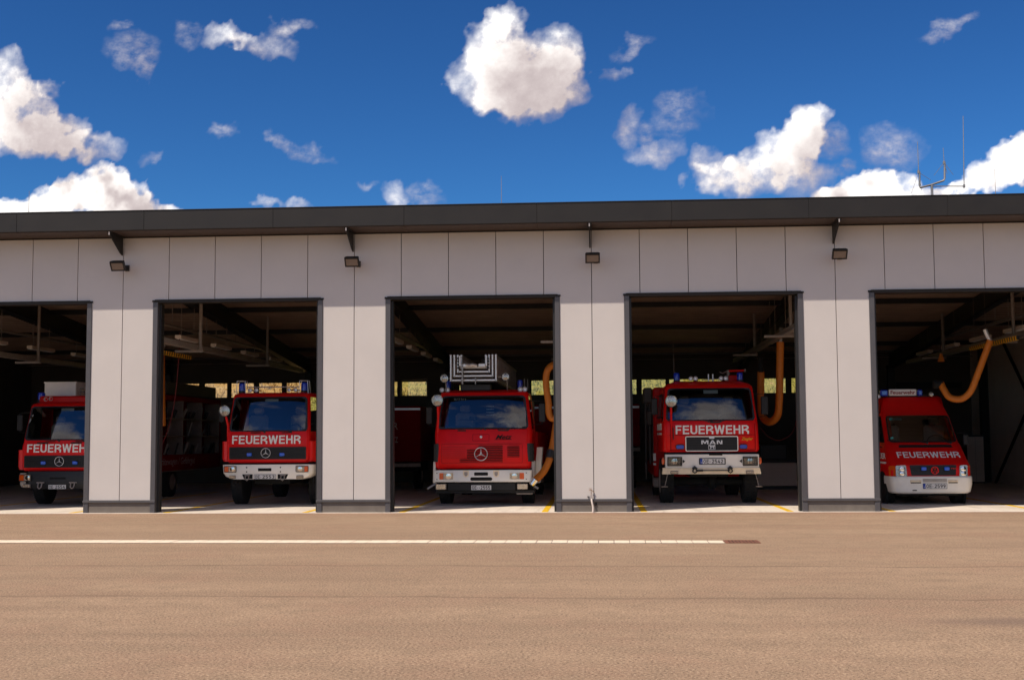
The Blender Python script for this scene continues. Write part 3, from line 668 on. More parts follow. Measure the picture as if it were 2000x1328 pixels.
# ------------------------------------------------------------------ water tap at the pier
tp = empty('water_tap', (-.05, -.09, 0)); tag(tp, 'pale standpipe with a small tap at the foot of the pier', 'water tap')
MB().tube(bezier([(.02, 0, 0), (.025, 0, .12), (.0, 0, .25), (-.01, .02, .33)], 6), .021, 10).build('pipe', 'tapwhite', tp)
MB().cyl((-.01, .02, .30), (-.01, .02, .40), .028, .018, 10).build('collar', 'brass', tp)
m_ = MB(); m_.tube([(-.01, .02, .40), (-.012, .02, .50), (-.03, .0, .52), (-.05, -.03, .50)], .011, 8); m_.box(-.06, .0, -.01, .02, .535, .55, .003); m_.tube([(-.02, .02, .52), (.03, .06, .48), (.045, .088, .45)], .009, 8); m_.build('tap', 'brass', tp)
MB().cyl((.09, .11, .20), (.09, .06, .18), .03, .024, 10).build('hose_coupling', 'anthra', tp)
MB().box(-.10, -.055, .085, .05, .345, .365).build('clip', 'anthra', tp, smooth=False)

# ------------------------------------------------------------------ roof: lightning rods, antenna mast
for k, (X0, Y0, h_, lab) in enumerate(((-13.96, -.55, 7.50, 'thin lightning rod on the roof edge, nearest to the left end of the picture'), (-13.07, -.55, 7.50, 'thin lightning rod on the roof in front of the white cumulus cloud at left'),
        (-2.02, -.55, 7.62, 'thin lightning rod on the roof above the ladder truck'), (8.93, -.55, 7.55, 'thin lightning rod right of the aerial mast on the roof'))):
    r = empty('lightning_rod', (X0, Y0, 6.925)); tag(r, lab, 'lightning rod', 'lightning rods on the roof')
    MB().cyl((0, 0, 0), (0, 0, h_-6.925), .007, .004, 6).build('rod', 'galv_dull', r)
    m_ = MB(); m_.box(-.05, .08, -.04, .04, -.03, .02, .006); m_.tube([(0, 0, .0), (.03, 0, .05), (.07, 0, .0)], .007, 6); m_.build('foot', 'steel_d', r)
ZA = 6.9-.088*6.8
am = empty('antenna_mast', (9.3, 6, ZA)); tag(am, 'silver radio aerial mast with branching arms and whips on the roof', 'antenna mast')
def apt(px, py): v = P(px, py, 6); return v-Vector((9.3, 6, ZA))
MB().cyl((0, 0, 0), apt(1820, 362), .035, n=10).build('pole', 'galv', am)
MB().tube([apt(1796, 336), apt(1796, 362), apt(1797, 367), apt(1820, 361), apt(1843, 353), apt(1845, 349), apt(1845, 318)], .028, 8).build('yoke', 'galv', am)
MB().cyl(apt(1822, 364), apt(1883, 364), .014, n=8).build('cross_arm', 'galv', am)
def whip(px, py0, py1, r_):
    m_ = MB(); m_.cyl(apt(px, py0), apt(px-2, py1), r_, r_*.6, 6); m_.cyl(apt(px, py0+3), apt(px, py0-3), .035, n=8); return m_.build('whip', 'galv', am)
whip(1794, 336, 277, .012); whip(1844, 318, 289, .010); whip(1883, 364, 227, .014)
for px, py, e in ((1794, 337, ((1780, 378), (1818, 352), (1800, 372))), (1844, 318, ((1824, 343), (1862, 342), (1850, 340)))):
    for q in e: MB().cyl(apt(px, py), apt(*q), .006, n=5).build('ground_radial', 'galv', am)

# ------------------------------------------------------------------ ceiling fittings inside
bt = empty('ceiling_light'); MB().box(-.085, .085, 0, 1.55, -.04, .05, .006).build('housing', 'batten', bt)
MB().box(-.06, .06, .04, 1.5, -.055, -.041, .004).build('diffuser', 'lettering', bt)
for y in (.25, 1.3): MB().cyl((0, y, .05), (0, y, 1.2), .007, n=6).build('hanger', 'galv_dull', bt)
first = True
names = {-16.5: 'above the left side of the cut-off truck', -11: 'over the gap between the two leftmost trucks', -5.5: 'left of the ladder truck', 0: 'hidden partly behind the tap pier', 5.5: 'between the grille-fronted truck and the van', 11: 'above the right side of the van'}
ordn = ['nearest the door', 'second from the door', 'third from the door', 'fourth from the door', 'farthest back']
for X0 in (-16.5, -11, -5.5, 5.5, 11):
    for k in range(5):
        loc = (X0-.02 if X0 != 5.5 else X0-.35, .9+3.05*k+(1.5 if X0 == -5.5 else 0), 4.42)
        o = bt if first else copy_tree(bt, loc); o.location = loc; first = False
        tag(o, f'white ceiling batten {names[X0]}, {ordn[k]}', 'ceiling light', 'battens hung from the hall ceiling')
# cable trays and exhaust extraction rails
def tray(X0, z, lab):
    t_ = empty('cable_tray', (X0, 1, z)); tag(t_, lab, 'cable tray')
    MB().box(-.09, .09, 0, 16.5, 0, .05).build('tray', 'galv_dull', t_, smooth=False)
    m_ = MB()
    for y in range(1, 16, 3): m_.cyl((0, y, .05), (0, y, zc(y)-z), .014, n=6)
    m_.build('hanger', 'galv_dull', t_)
tray(-11.55, 4.78, 'cable tray above the row of ceiling battens beside the leftmost pier'); tray(11.5, 4.85, 'cable tray high in the bay of the red van')
tray(-16.9, 4.80, 'cable tray in the leftmost bay'); tray(-5.9, 4.80, 'cable tray left of the ladder truck')
def rail(X0, z, y0, y1, lab, hang=(2.6, 9.5), striped=True):
    """suction rail with warning stripes, hung on two T posts"""
    t_ = empty('exhaust_rail', (X0, 0, z)); tag(t_, lab, 'exhaust rail', 'exhaust extraction rails under the ceiling')
    MB().box(-.07, .07, y0, y1, 0, .14, .01).build('duct', 'aludull_shade', t_)
    MB().box(-.11, -.075, y0+.5, y1, .0, .03).build('lip', 'galv', t_, smooth=False)
    for y in hang:
        m_ = MB(); m_.cyl((.12, y, .15), (.12, y, zc(y)-z), .045, n=10); m_.cyl((.12, y, .0), (.12, y, .16), .09, .045, n=10); m_.box(-.55, .2, y-.04, y+.04, -.06, .0, .005); m_.build('post', 'galv_dull', t_)
    if striped:
        bar = MB().box(-.62, -.56, y0+.3, y0+4.2, -.16, -.06, .006).build('warning_bar', 'black', t_)
        for k in range(22):
            y = y0+.34+k*.175; MB().hexa([(-.622, y, -.162), (-.558, y, -.162), (-.558, y+.08, -.162), (-.622, y+.08, -.162), (-.622, y+.04, -.058), (-.558, y+.04, -.058), (-.558, y+.12, -.058), (-.622, y+.12, -.058)]).build('stripe', 'yfilm', bar, smooth=False)
    return t_
rail(-10.35, 4.02, .6, 15, 'exhaust rail at the left of the bay with the white-bumpered truck', hang=(3.4, 10))
rail(-16.0, 3.95, .8, 15, 'exhaust rail in the leftmost bay', hang=(6.2, 12))
rail(4.85, 4.22, 1.0, 15, 'exhaust rail right of the grille-fronted truck', hang=(3.2, 10.5), striped=False)
rail(10.7, 4.10, 1.6, 15, 'exhaust rail with yellow and black warning bar over the red van', hang=(4.4, 11))
rail(-.75, 4.10, 2.0, 15, 'exhaust rail right of the ladder truck, mostly hidden by the pier', striped=False)

# ------------------------------------------------------------------ exhaust hoses (ribbed, orange)
def hose(lab, pts, r, ends=(), rib=True, mt='orange', name='exhaust_hose', cat='hose', grp='orange exhaust hoses'):
    pts = [P(*p) for p in pts]; o0 = pts[0].copy(); pts = bezier([p-o0 for p in pts], 14)
    t_ = empty(name, o0); tag(t_, lab, cat, grp)
    if rib:
        # resample evenly, ribs every 4 cm
        d = [0]
        for a, b in zip(pts, pts[1:]): d.append(d[-1]+(b-a).length)
        n = int(d[-1]/.02); q = []; j = 0
        for k in range(n+1):
            s_ = d[-1]*k/n
            while j < len(d)-2 and d[j+1] < s_: j += 1
            f = (s_-d[j])/max(1e-6, d[j+1]-d[j]); q.append(pts[j].lerp(pts[j+1], f))
        pts = q
    MB().tube(pts, r, 12, (lambda i: r*(1.05 if i % 2 else .93)) if rib else None).build('tube', mt, t_, ang=80)
    return t_, pts
h1, pt = hose('orange exhaust hose hanging straight down at the left of the second bay', [(316, 690, 4.6), (316, 740, 4.6), (317, 790, 4.6), (318, 832, 4.6)], .085)
m_ = MB(); m_.tube([(0, 0, 0), (.01, 0, .14), (.07, .03, .26), (.16, .08, .34)], .05, 10); m_.build('elbow', 'galv', h1)
h2, pt = hose('orange hose looping beside the right side of the grille-fronted truck', [(1524, 668, 4.8), (1523, 720, 4.8), (1522, 780, 4.8), (1518, 812, 4.9), (1503, 824, 5.1), (1489, 812, 5.4), (1486, 780, 5.6), (1486, 735, 5.7), (1486, 726, 5.7)], .098)
m_ = MB(); m_.tube([(0, 0, -.02), (0, 0, .1), (.06, 0, .26), (.02, .05, .36)], .06, 10); m_.build('elbow', 'galv', h2)
MB().cyl(pt[-1]-Vector((0, 0, .02)), pt[-1]+Vector((0, 0, .38)), .075, .06, 12).build('coupling', 'blackm', h2)
h3, pt = hose('orange hose swinging from the rail down to the roof of the red van', [(1934, 664, 2.8), (1921, 700, 2.9), (1908, 735, 3.0), (1895, 765, 3.1), (1877, 779, 3.2), (1855, 776, 3.3), (1843, 760, 3.4), (1838, 749, 3.5)], .082)
MB().tube([(0, 0, -.03), (-.07, 0, .12), (-.12, 0, .26)], .055, 10).build('elbow', 'alu', h3)
MB().cyl(pt[-1]+Vector((.03, 0, -.02)), pt[-1]+Vector((-.19, .0, -.02)), .10, .11, 12).build('nozzle', 'blackm', h3)
hb = empty('exhaust_bell', P(1838, 702, 7)); tag(hb, 'small orange bell hanging above the nozzle over the van', 'exhaust bell')
MB().lathe([(.035, .16), (.05, .1), (.10, -.06), (.085, -.06), (.03, .1)], (0, 0, 0), 'z', 12).build('bell', 'orange', hb); MB().cyl((0, 0, .15), (.0, 0, 1.0), .008, n=5).build('cord', 'steel_d', hb)
h4, pt = hose('orange hose arching out from the pier right of the ladder truck', [(1100, 711, 3.2), (1086, 711, 3.1), (1073, 718, 3.0), (1067, 732, 3.0), (1067, 756, 3.0), (1071, 785, 3.0), (1072, 806, 3.0), (1078, 817, 3.0), (1090, 813, 3.0), (1102, 806, 3.1)], .085)
h5, pt = hose('orange hose clipped to the exhaust of the ladder truck', [(1092, 800, 3.2), (1086, 830, 3.1), (1081, 862, 3.0), (1076, 884, 2.9), (1072, 900, 2.8), (1062, 920, 2.7), (1046, 937, 2.5)], .088)
v = [P(1077, 880, 2.9)-P(1092, 800, 3.2), P(1073, 895, 2.85)-P(1092, 800, 3.2)]
MB().cyl(v[0], v[1], .12, .11, 12).build('coupling', 'black', h5)
MB().cyl(pt[-1], pt[-1]+Vector((-.10, -.02, -.12)), .10, .07, 12).build('clamp', 'chrome', h5)
for lab, pts in (('thin red air hose dangling past the windows in the second bay', [(351, 650, 4), (349, 700, 4), (344, 760, 4), (337, 805, 4), (326, 845, 4), (313, 876, 4)]),
                 ('thin red air hose drooping behind the grille-fronted truck', [(1485, 835, 7), (1500, 852, 7), (1520, 860, 7), (1540, 852, 7), (1552, 835, 7), (1558, 800, 7)]),):
    hose(lab, pts, .010, rib=False, mt='redhose', name='air_hose', grp='red air hoses')
# workshop things far back
wb = empty('workbench', (5.75, 12, 0)); tag(wb, 'dark workbench behind the right side of the grille-fronted truck', 'workbench')
MB().box(-.75, .65, -.35, .35, .86, .92).build('worktop', 'cab_grey', wb); MB().box(-.7, .6, -.3, .3, .12, .84).build('cupboard', 'hallside', wb); MB().box(-.5, .35, .0, .3, .93, 1.42, .02).build('cabinet', 'black', wb); MB().box(-.72, .62, -.32, .32, .012, .10).build('base', 'black', wb)
cb = empty('locker', (13.2, 16.4, 0)); tag(cb, 'dark grey locker against the side wall beyond the van', 'locker')
MB().box(-.3, .3, -.25, .25, .012, 1.68, .01).build('cabinet', 'cab_grey', cb); MB().box(-.28, -.005, -.262, -.251, .06, 1.62).build('door', 'hallside', cb); MB().box(.005, .28, -.262, -.251, .06, 1.62).build('door', 'hallside', cb)

# ================================================================== VEHICLES
def cabring(hw, yf, yr, yB, z, r=.14, cx=0, n=4):
    """one level of a cab: back-left, B pillar, round front corners, B pillar, back-right"""
    p = [(cx-hw, yr, z), (cx-hw, yB, z)]
    for k in range(n+1):
        a = R(180+90*k/n); p.append((cx-hw+r+r*math.cos(a), yf+r+r*math.sin(a), z))
    for k in range(n+1):
        a = R(270+90*k/n); p.append((cx+hw-r+r*math.cos(a), yf+r+r*math.sin(a), z))
    p += [(cx+hw, yB, z), (cx+hw, yr, z)]
    return p
NC = 4
FRONT = 1+NC+1           # index of the straight front segment
def cab(root, lv, ib, it, yr, yB, mt, r=.14, cx=0, name='cab'):
    """lv: levels (z, half width, front y); glass between level ib and it"""
    rings = [cabring(hw, yf, yr, yB, z, r if z < lv[-1][0]-.01 else r, cx) for z, hw, yf in lv]
    n = len(rings[0])
    def skip(i, j): return ib <= i < it and j in (1, FRONT, n-3)
    m_ = MB(); m_.loft(rings, skip=skip); o = m_.build(name, mt, root, ang=38)
    return o
def glazing(root, lv, ib, it, r, cx, yB, rub=.05, tilt=None, inner='blackm', drop=0, bulge=.05):
    z0, hw0, y0 = lv[ib]; z1, hw1, y1 = lv[it]
    c = [(cx-hw0+r*.55, y0-.004, z0+drop), (cx+hw0-r*.55, y0-.004, z0+drop), (cx+hw1-r*.55, y1-.004, z1), (cx-hw1+r*.55, y1-.004, z1)]
    C4 = [Vector(q) for q in c]; nv = (C4[1]-C4[0]).cross(C4[3]-C4[0]).normalized(); g_ = MB(); NU, NV = 28, 10
    for b_ in range(NV+1):
        for a_ in range(NU+1):
            u, v = .012+.976*a_/NU, .02+.96*b_/NV; x_ = abs(2*u-1)
            g_.v.append(tuple(bil(C4, u, v)+nv*(.003+bulge*(1-x_**2.6)+bulge*.3*(1-(2*v-1)**2))))
    g_.f = [(b_*(NU+1)+a_, b_*(NU+1)+a_+1, (b_+1)*(NU+1)+a_+1, (b_+1)*(NU+1)+a_) for b_ in range(NV) for a_ in range(NU)]
    ws = g_.build('windscreen', 'screen', root, ang=180)
    frame_on(c, rub, .02, .09, .001).build('rubber_seal', 'black', ws)
    for s_ in (-1, 1):
        a = [(cx+s_*(hw0-.004), y0+r+.03, z0), (cx+s_*(hw0-.004), yB, z0), (cx+s_*(hw1-.004), yB, z1), (cx+s_*(hw1-.004), y1+r+.03, z1)]
        MB().add(a, [(0, 1, 2, 3)]).build('side_window', 'screen', root, smooth=False)
    return c
def wheel(root, x, y, r, wd, rim='aludull_shade', twin=False, side=0):
    """tyre with tread grooves on a dished rim, at local x, y"""
    t_ = MB().lathe([(r*.55, -wd/2+.02), (r*.9, -wd/2), (r*.985, -wd/2+.025), (r, -wd/4), (r*.985, -wd*.12), (r*.985, -wd*.10), (r, -wd*.08), (r, wd*.08), (r*.985, wd*.10), (r*.985, wd*.12), (r, wd/4), (r*.985, wd/2-.025), (r*.9, wd/2), (r*.55, wd/2-.02)], (0, 0, 0), 'x', 36)
    for k in range(44):
        a = 2*math.pi*k/44
        for s_ in (-1, 1):
            p0 = Vector((s_*wd*.46, math.cos(a)*r*.99, math.sin(a)*r*.99)); p1 = Vector((s_*wd*.14, math.cos(a+.04)*r*1.008, math.sin(a+.04)*r*1.008)); t_.cyl(p0, p1, .012, n=4)
    o = t_.build('wheel', 'rubber', root, (x, y, r+.012)); s_ = 1 if x > 0 else -1
    m_ = MB(); m_.lathe([(r*.56, s_*wd*.45), (r*.5, s_*wd*.5), (r*.46, s_*wd*.2), (r*.2, s_*wd*.15), (r*.16, s_*wd*.5), (.01, s_*wd*.52)], (0, 0, 0), 'x', 24)
    for k in range(8):
        a = 2*math.pi*k/8; m_.cyl((s_*wd*.14, math.cos(a)*r*.28, math.sin(a)*r*.28), (s_*wd*.24, math.cos(a)*r*.28, math.sin(a)*r*.28), .014, n=6)
    m_.build('rim', rim, o); return o
def headlamp(root, x0, x1, z0, z1, y, amber=0, aw=.09, bez='black', r=.02):
    """amber -1 left, 1 right"""
    b = frame_on(fq(x0, x1, z0, z1, y), .014, .014, r).build('headlight', bez, root)
    la, lb = (x0+aw, x1) if amber < 0 else ((x0, x1-aw) if amber > 0 else (x0, x1))
    MB().box(x0+.01, x1-.01, y-.002, y+.02, z0+.01, z1-.01).build('bowl', 'aludull_shade', b, smooth=False)
    plate_on(fq(la+.012, lb-.012, z0+.012, z1-.012, y-.003), .006, .012).build('lens', 'lamp', b)
    m_ = MB(); cx_ = (la+lb)/2; m_.lathe([(.001, -.013), (.03, -.012), (min(lb-la, z1-z0)*.36, -.009), (min(lb-la, z1-z0)*.38, -.005)], (cx_, y, (z0+z1)/2), 'y', 20); m_.build('reflector', 'chrome', b)
    if amber: plate_on(fq(*( (x0+.006, x0+aw) if amber < 0 else (x1-aw, x1-.006)), z0+.008, z1-.008, y-.006), .006, .01).build('turn_signal', 'amber', b)
    return b
def fog(root, x0, x1, z0, z1, y, mt='lamp'):
    b = MB().box(x0, x1, y, y+.09, z0, z1, .012).build('fog_light', 'galv_dull', root)
    plate_on(fq(x0+.014, x1-.014, z0+.014, z1-.014, y-.001), .006, .01).build('lens', mt, b); return b
def numplate(root, x0, x1, z0, z1, y, txt, eu=False, holder=True):
    b = plate_on(fq(x0, x1, z0, z1, y), .006, .012).build('number_plate', 'black', root)
    plate_on(fq(x0+.008, x1-.008, z0+.008, z1-.008, y-.006), .002, .008).build('plate_face', 'plate', b)
    W, H = x1-x0, z1-z0; a = x0+W*(.14 if eu else .05)
    if eu:
        plate_on(fq(x0+.008, x0+W*.105, z0+.008, z1-.008, y-.0085), .001, .004).build('blue_band', 'eublue', b)
        text('D', 'letter', 'lettering', b, x0+W*.04, x0+W*.075, z0+H*.18, z0+H*.42, y-.0105, th=.002)
    pre, num = txt
    block(pre, 'letter', 'blackm', b, a, a+W*.22, z0+H*.17, z1-H*.17, y-.0085, .16, .16, th=.002)
    MB().lathe([(.001, -.002), (H*.12, -.002), (H*.12, 0)], (a+W*.265, y-.009, (z0+z1)/2-H*.08), 'y', 10).build('seal', 'greytext', b)
    block(num, 'digit', 'blackm', b, a+W*.34, x1-W*.07, z0+H*.17, z1-H*.17, y-.0085, .16, .16, th=.002)
    return b
def star(root, x, z, r, y, mt='alu'):
    m_ = MB(); m_.tube([(x+r*math.cos(2*math.pi*k/36), y-.012, z+r*math.sin(2*math.pi*k/36)) for k in range(37)], r*.065, 8)
    for a in (90, 210, 330):
        a = R(a); tip = Vector((x+r*.96*math.cos(a), y-.012, z+r*.96*math.sin(a))); n_ = Vector((-math.sin(a), 0, math.cos(a)))*r*.14
        c = Vector((x, y-.012, z)); up_ = Vector((0, -r*.10, 0))
        m_.add([c-n_, c+up_, c+n_, tip, c-up_], [(0, 1, 3), (1, 2, 3), (2, 4, 3), (4, 0, 3)])
    return m_.build('emblem', mt, root, ang=30)
def spot(root, x, y, z, r, pole=None, rim='chrome'):
    b = MB().lathe([(r*.3, r*1.1), (r*.75, r*.75), (r*1.0, .05), (r*1.06, .03), (r*1.06, -.01), (r*.97, -.015), (r*.94, .0), (r*.2, .05)], (x, y, z), 'y', 28).build('searchlight', 'black', root)
    MB().lathe([(r*.94, .0), (r*1.06, -.014), (r*1.06, .03), (r*1.0, .04)], (x, y-.002, z), 'y', 28).build('bezel', rim, b)
    MB().lathe([(.001, -.012), (r*.5, -.010), (r*.93, .002), (r*.93, .01)], (x, y-.004, z), 'y', 28).build('lens', 'lamp', b)
    if pole: m_ = MB(); m_.tube([(x+p[0], y+p[1], z+p[2]) for p in pole], .028, 8); m_.build('pole', 'red', b)
    return b
def beacon(root, x, y, z, r, h, guard=False):
    b = MB().cyl((x, y, z-.04), (x, y, z+.03), r*1.12, r*1.05, 16).build('beacon', 'black', root)
    MB().lathe([(r, .0), (r, h*.8), (r*.85, h*.95), (.002, h)], (x, y, z+.03), 'z', 18).build('dome', 'bluel', b)
    MB().lathe([(r*.3, .0), (r*.45, h*.3), (r*.4, h*.65), (.01, h*.7)], (x, y-.0, z+.04), 'z', 10).build('reflector', 'bluer', b)
    if guard:
        g_ = MB(); w0, w1 = r*1.5, r*1.2; zt = z+h+.07
        for sx in (-1, 1):
            for sy_ in (-1, 1): g_.tube([(x+sx*w0, y+sy_*w0, z-.1), (x+sx*w1, y+sy_*w1, zt)], .008, 5)
        for sx in (-1, 1): g_.tube([(x+sx*w1, y-w1, zt), (x+sx*w1, y+w1, zt)], .008, 5); g_.tube([(x-w1, y+sx*w1, zt), (x+w1, y+sx*w1, zt)], .008, 5)
        g_.build('guard', 'alu', b)
    return b
def horn(root, x, y, z, r=.055):
    return MB().lathe([(r*.3, .42), (r*.32, .12), (r*.6, .04), (r, .0), (r*1.05, .006), (r*.5, .05)], (x, y, z), 'y', 16).build('horn', 'alu', root)
def wiper(root, x0, z0, x1, z1, y, tilt):
    m_ = MB(); f = lambda x, z: (x, y-.03+(z-z0)*tilt, z)
    m_.tube([f(x0, z0), f((x0+x1)/2, z0+.6*(z1-z0)+.02), f(x1, z1)], .010, 6); m_.tube([f(x1-.33, z1+.01), f(x1+.25, z1-.015)], .009, 6)
    m_.cyl((x0, y+.02, z0), (x0, y-.04, z0), .025, n=8); return m_.build('wiper', 'black', root)
def mirror(root, x, y, z, w_, h_, ax):
    m_ = MB(); m_.box(x-w_/2, x+w_/2, y, y+.07, z-h_/2, z+h_/2, .02); o = m_.build('mirror', 'black', root)
    m_ = MB(); m_.tube([(ax, y+.1, z+h_*.65), (x, y+.03, z+h_*.6), (x, y+.03, z-h_*.6), (ax, y+.1, z-h_*.65)], .013, 6); m_.build('arm', 'black', o); return o
def interior(root, cx, hw, zf, yd, zb, yr, seats=2):
    if yr < 5: MB().box(cx-hw+.06, cx+hw-.06, min(yr, 1.9)-.09, min(yr, 1.9)-.05, zf, zb+.84).build('dark_backing', 'interior', root, smooth=False)  # dark sheet added to hide the red back wall and darken the cab
    for s_ in (-1, 1): MB().box(cx+s_*(hw-.03)-.01, cx+s_*(hw-.03)+.01, yd, yr-.1, zf, zb-.03).build('door_lining', 'interior', root, smooth=False)
    MB().box(cx-hw+.08, cx+hw-.08, yd, yd+.35, zf, zb-.02, .05).build('dashboard', 'interior', root)
    for sx in ((-.55, .55) if seats == 2 else (-.5, .5)):
        b = MB().box(cx+sx-.25, cx+sx+.25, yd+.85, yd+1.0, zf+.15, zb+.42, .06).build('seat', 'seat', root)
        MB().box(cx+sx-.13, cx+sx+.13, yd+.87, yd+.97, zb+.44, zb+.62, .04).build('headrest', 'seat', b)
    m_ = MB(); r_ = .23; c = Vector((cx+.5, yd+.48, zb-.02)); m_.tube([c+Vector((r_*math.cos(a), r_*math.sin(a)*.55, r_*math.sin(a)*.82)) for a in [2*math.pi*k/24 for k in range(25)]], .016, 6)
    m_.tube([c, c+Vector((0, -.2, -.3))], .03, 6); m_.tube([c-Vector((r_, 0, 0)), c+Vector((r_, 0, 0))], .014, 5); m_.build('steering_wheel', 'black', root)

# ------------------------------------------------------------------ light truck with flat cab (two of them)
def light_truck(x, y, dz, label, white_bumper, num):
    T = empty('fire_truck', (x, y, 0)); tag(T, label, 'fire truck', 'red fire engines in the bays')
    cx = -.03; lv = [(1.10+dz, 1.02, .13), (1.16+dz, 1.06, .10), (1.70+dz, 1.085, .115), (1.885+dz, 1.065, .16), (2.765+dz, 1.0, .40), (2.83+dz, .985, .45), (2.885+dz, .90, .62)]
    if dz < 0: lv[-1] = (2.875+dz, .90, .6)
    yr, yB = 1.75, 1.15
    body = cab(T, lv, 3, 4, yr, yB, 'red', .10, cx)
    glazing(T, lv, 3, 4, .10, cx, yB, .055)
    interior(T, cx, 1.0, 1.2+dz, .35, 1.9+dz, yr)
    for s_ in (-1, 1):   # corner deflectors
        c0 = cx+s_*1.06; m_ = MB()
        prof = [(c0, .16), (c0+s_*.07, .13), (c0+s_*.13, .20), (c0+s_*.155, .34), (c0+s_*.15, .55), (c0+s_*.03, .55), (c0+s_*.03, .25)]
        m_.loft([[(a+(-s_*.035 if zz == 1.13 else 0), b, zz+dz) for a, b in prof] for zz in (1.13, 1.20, 1.60, 1.64)]); m_.build('wind_deflector', 'redglow', T)
    # grille
    gb = plate_on(fq(cx-.985, cx+.985, 1.185+dz, 1.495+dz, .104), .012, .02).build('grille', 'black', T)
    for k in range(7): MB().box(cx-.96, cx+.96, .070, .092, 1.205+dz+k*.041, 1.222+dz+k*.041, .004).build('slat', 'black', gb)
    star(gb, cx-.04, 1.345+dz, .118, .075)
    for xx in (-.49, .35):
        b = MB().box(xx-.065, xx+.065, .03, .09, 1.265+dz, 1.35+dz, .015).build('flash_light', 'bluer', gb)
    block('FEUERWEHR', 'letter', 'lettering', T, -.965+.02, .792+.02, 1.575+dz, 1.787+dz, .098, th=.005, tilt=.05)
    for xx, L in ((-.55, .30), (.35, .28)) if not white_bumper else (): MB().box(xx-L/2, xx+L/2, .11, .16, 1.80+dz, 1.83+dz, .008).build('vent', 'black', T)
    for xx in (-.35, .45): MB().box(xx-.13, xx+.13, .12, .17, 1.845+dz, 1.865+dz, .006).build('vent', 'black', T)
    wiper(T, -.12, 1.87+dz, -.62, 1.97+dz, .17, .27); wiper(T, .55, 1.87+dz, .05, 1.97+dz, .17, .27)
    plate_on([(-.17, .375, 2.64+dz), (.17, .375, 2.64+dz), (.17, .40, 2.73+dz), (-.17, .40, 2.73+dz)], .004, .01, .02).build('sticker', 'sticker', T)
    mirror(T, cx-1.30, .45, 2.35+dz, .16, .42, cx-1.03); mirror(T, cx+1.30, .45, 2.35+dz, .16, .42, cx+1.03)
    # bumper
    if white_bumper:
        lvb = [(.69, .93), (.76, 1.10), (.85, 1.165), (1.045, 1.18), (1.055, 1.16)]; mb = 'white'
    else:
        lvb = [(.45, .80), (.52, .90), (.60, .92), (.89, .93), (.90, .90)]; mb = 'black'
    m_ = MB(); m_.loft([cabring(hw, (0 if z > .5 else .02), .55, .4, z, .13) for z, hw in lvb]); bu = m_.build('bumper', mb, T)
    if white_bumper:
        for sx in (-.26*2.0, .33): 
            for z in (.875, .985): MB().cyl((sx-.015 if sx < 0 else sx, .01, z), (sx-.015 if sx < 0 else sx, -.004, z), .018, n=10).build('bolt_hole', 'blackm', bu)
        plate_on(fq(-.243, .098, .892, .965, -.001), .004, .006).build('slot', 'blackm', bu)
        for a, b in ((-.65, -.38), (.26, .53)):
            plate_on([(a+(.05 if a < 0 else .0), -.001, .70), (b-(.05 if a > 0 else 0), -.001, .70), (b+.0, -.001, .815), (a, -.001, .815)], .004, 0).build('recess', 'blackm', bu)
            c_ = (a+b)/2; m_ = MB(); m_.tube([(c_-.04, -.01, .80), (c_-.045, -.05, .70), (c_, -.06, .655), (c_+.045, -.05, .70), (c_+.04, -.01, .80)], .012, 6); m_.box(c_-.07, c_+.07, -.02, .0, .775, .80, .004); m_.build('tow_hook', 'aludull_shade', bu)
        headlamp(bu, -1.115, -.795, .862, 1.022, -.004, -1, .115); headlamp(bu, .72, 1.045, .862, 1.022, -.004, 1, .10)
        fog(bu, -.985, -.81, .705, .79, -.02); fog(bu, .735, .92, .70, .785, -.02)
        numplate(bu, -.345, .222, .69, .81, -.012, num)
    else:
        plate_on(fq(-.28, .14, .70, .75, -.003), .005, .006).build('slot', 'blackm', bu)
        for s_ in (-1, 1):
            m_ = MB(); q = [(s_*.94-.02*s_, -.0), (s_*1.07, .03), (s_*1.13, .12), (s_*1.13, .4), (s_*.93, .4)]
            m_.loft([[(a*(1 if z > .56 else .965), b, z) for a, b in q] for z in (.50, .57, .84, .86)]); m_.build('end_cap', 'aludull_shade', bu)
            x0 = -1.09 if s_ < 0 else .77; headlamp(bu, x0, x0+.32, .655, .825, -.012, s_, .13)
            x0 = -.985 if s_ < 0 else .79; fog(bu, x0, x0+.2, .485, .58, -.03)
            m_ = MB(); c_ = -.52 if s_ < 0 else .34; m_.tube([(c_-.05, -.02, .62), (c_-.045, -.07, .50), (c_, -.08, .46), (c_+.045, -.07, .50), (c_+.05, -.02, .62)], .017, 8); m_.box(c_-.1, c_+.1, -.03, .0, .60, .63, .004); m_.build('tow_shackle', 'aludull_shade', bu)
        numplate(bu, -.31, .167, .445, .565, -.012, num)
    # frame, wheels, box body
    MB().box(-.45, .45, .5, 7.0, .55, .85).build('chassis', 'blackm', T, smooth=False)
    MB().box(-.98, .98, .25, 1.7, .80+dz*.5, 1.12+dz, .03).build('engine_bay', 'blackm', T)
    r_ = .47 if white_bumper else .43
    wa = wheel(T, -1.0+(.04 if not white_bumper else -.02), 1.25, r_, .30)
    for xx, yy in ((1.0, 1.25), (-1.0, 5.2), (1.0, 5.2)):
        c = copy_tree(wa, (xx, yy, r_+.012), T)
        if xx > 0: c.rotation_euler = (0, 0, math.pi)
    for s_ in (-1, 1):
        m_ = MB(); m_.tube([(s_*1.0, 1.25+(r_+.09)*math.cos(a), r_+(r_+.09)*math.sin(a)) for a in [R(10+16*k) for k in range(11)]], .03, 6); m_.build('mudguard', 'black', T)
    return T, cx

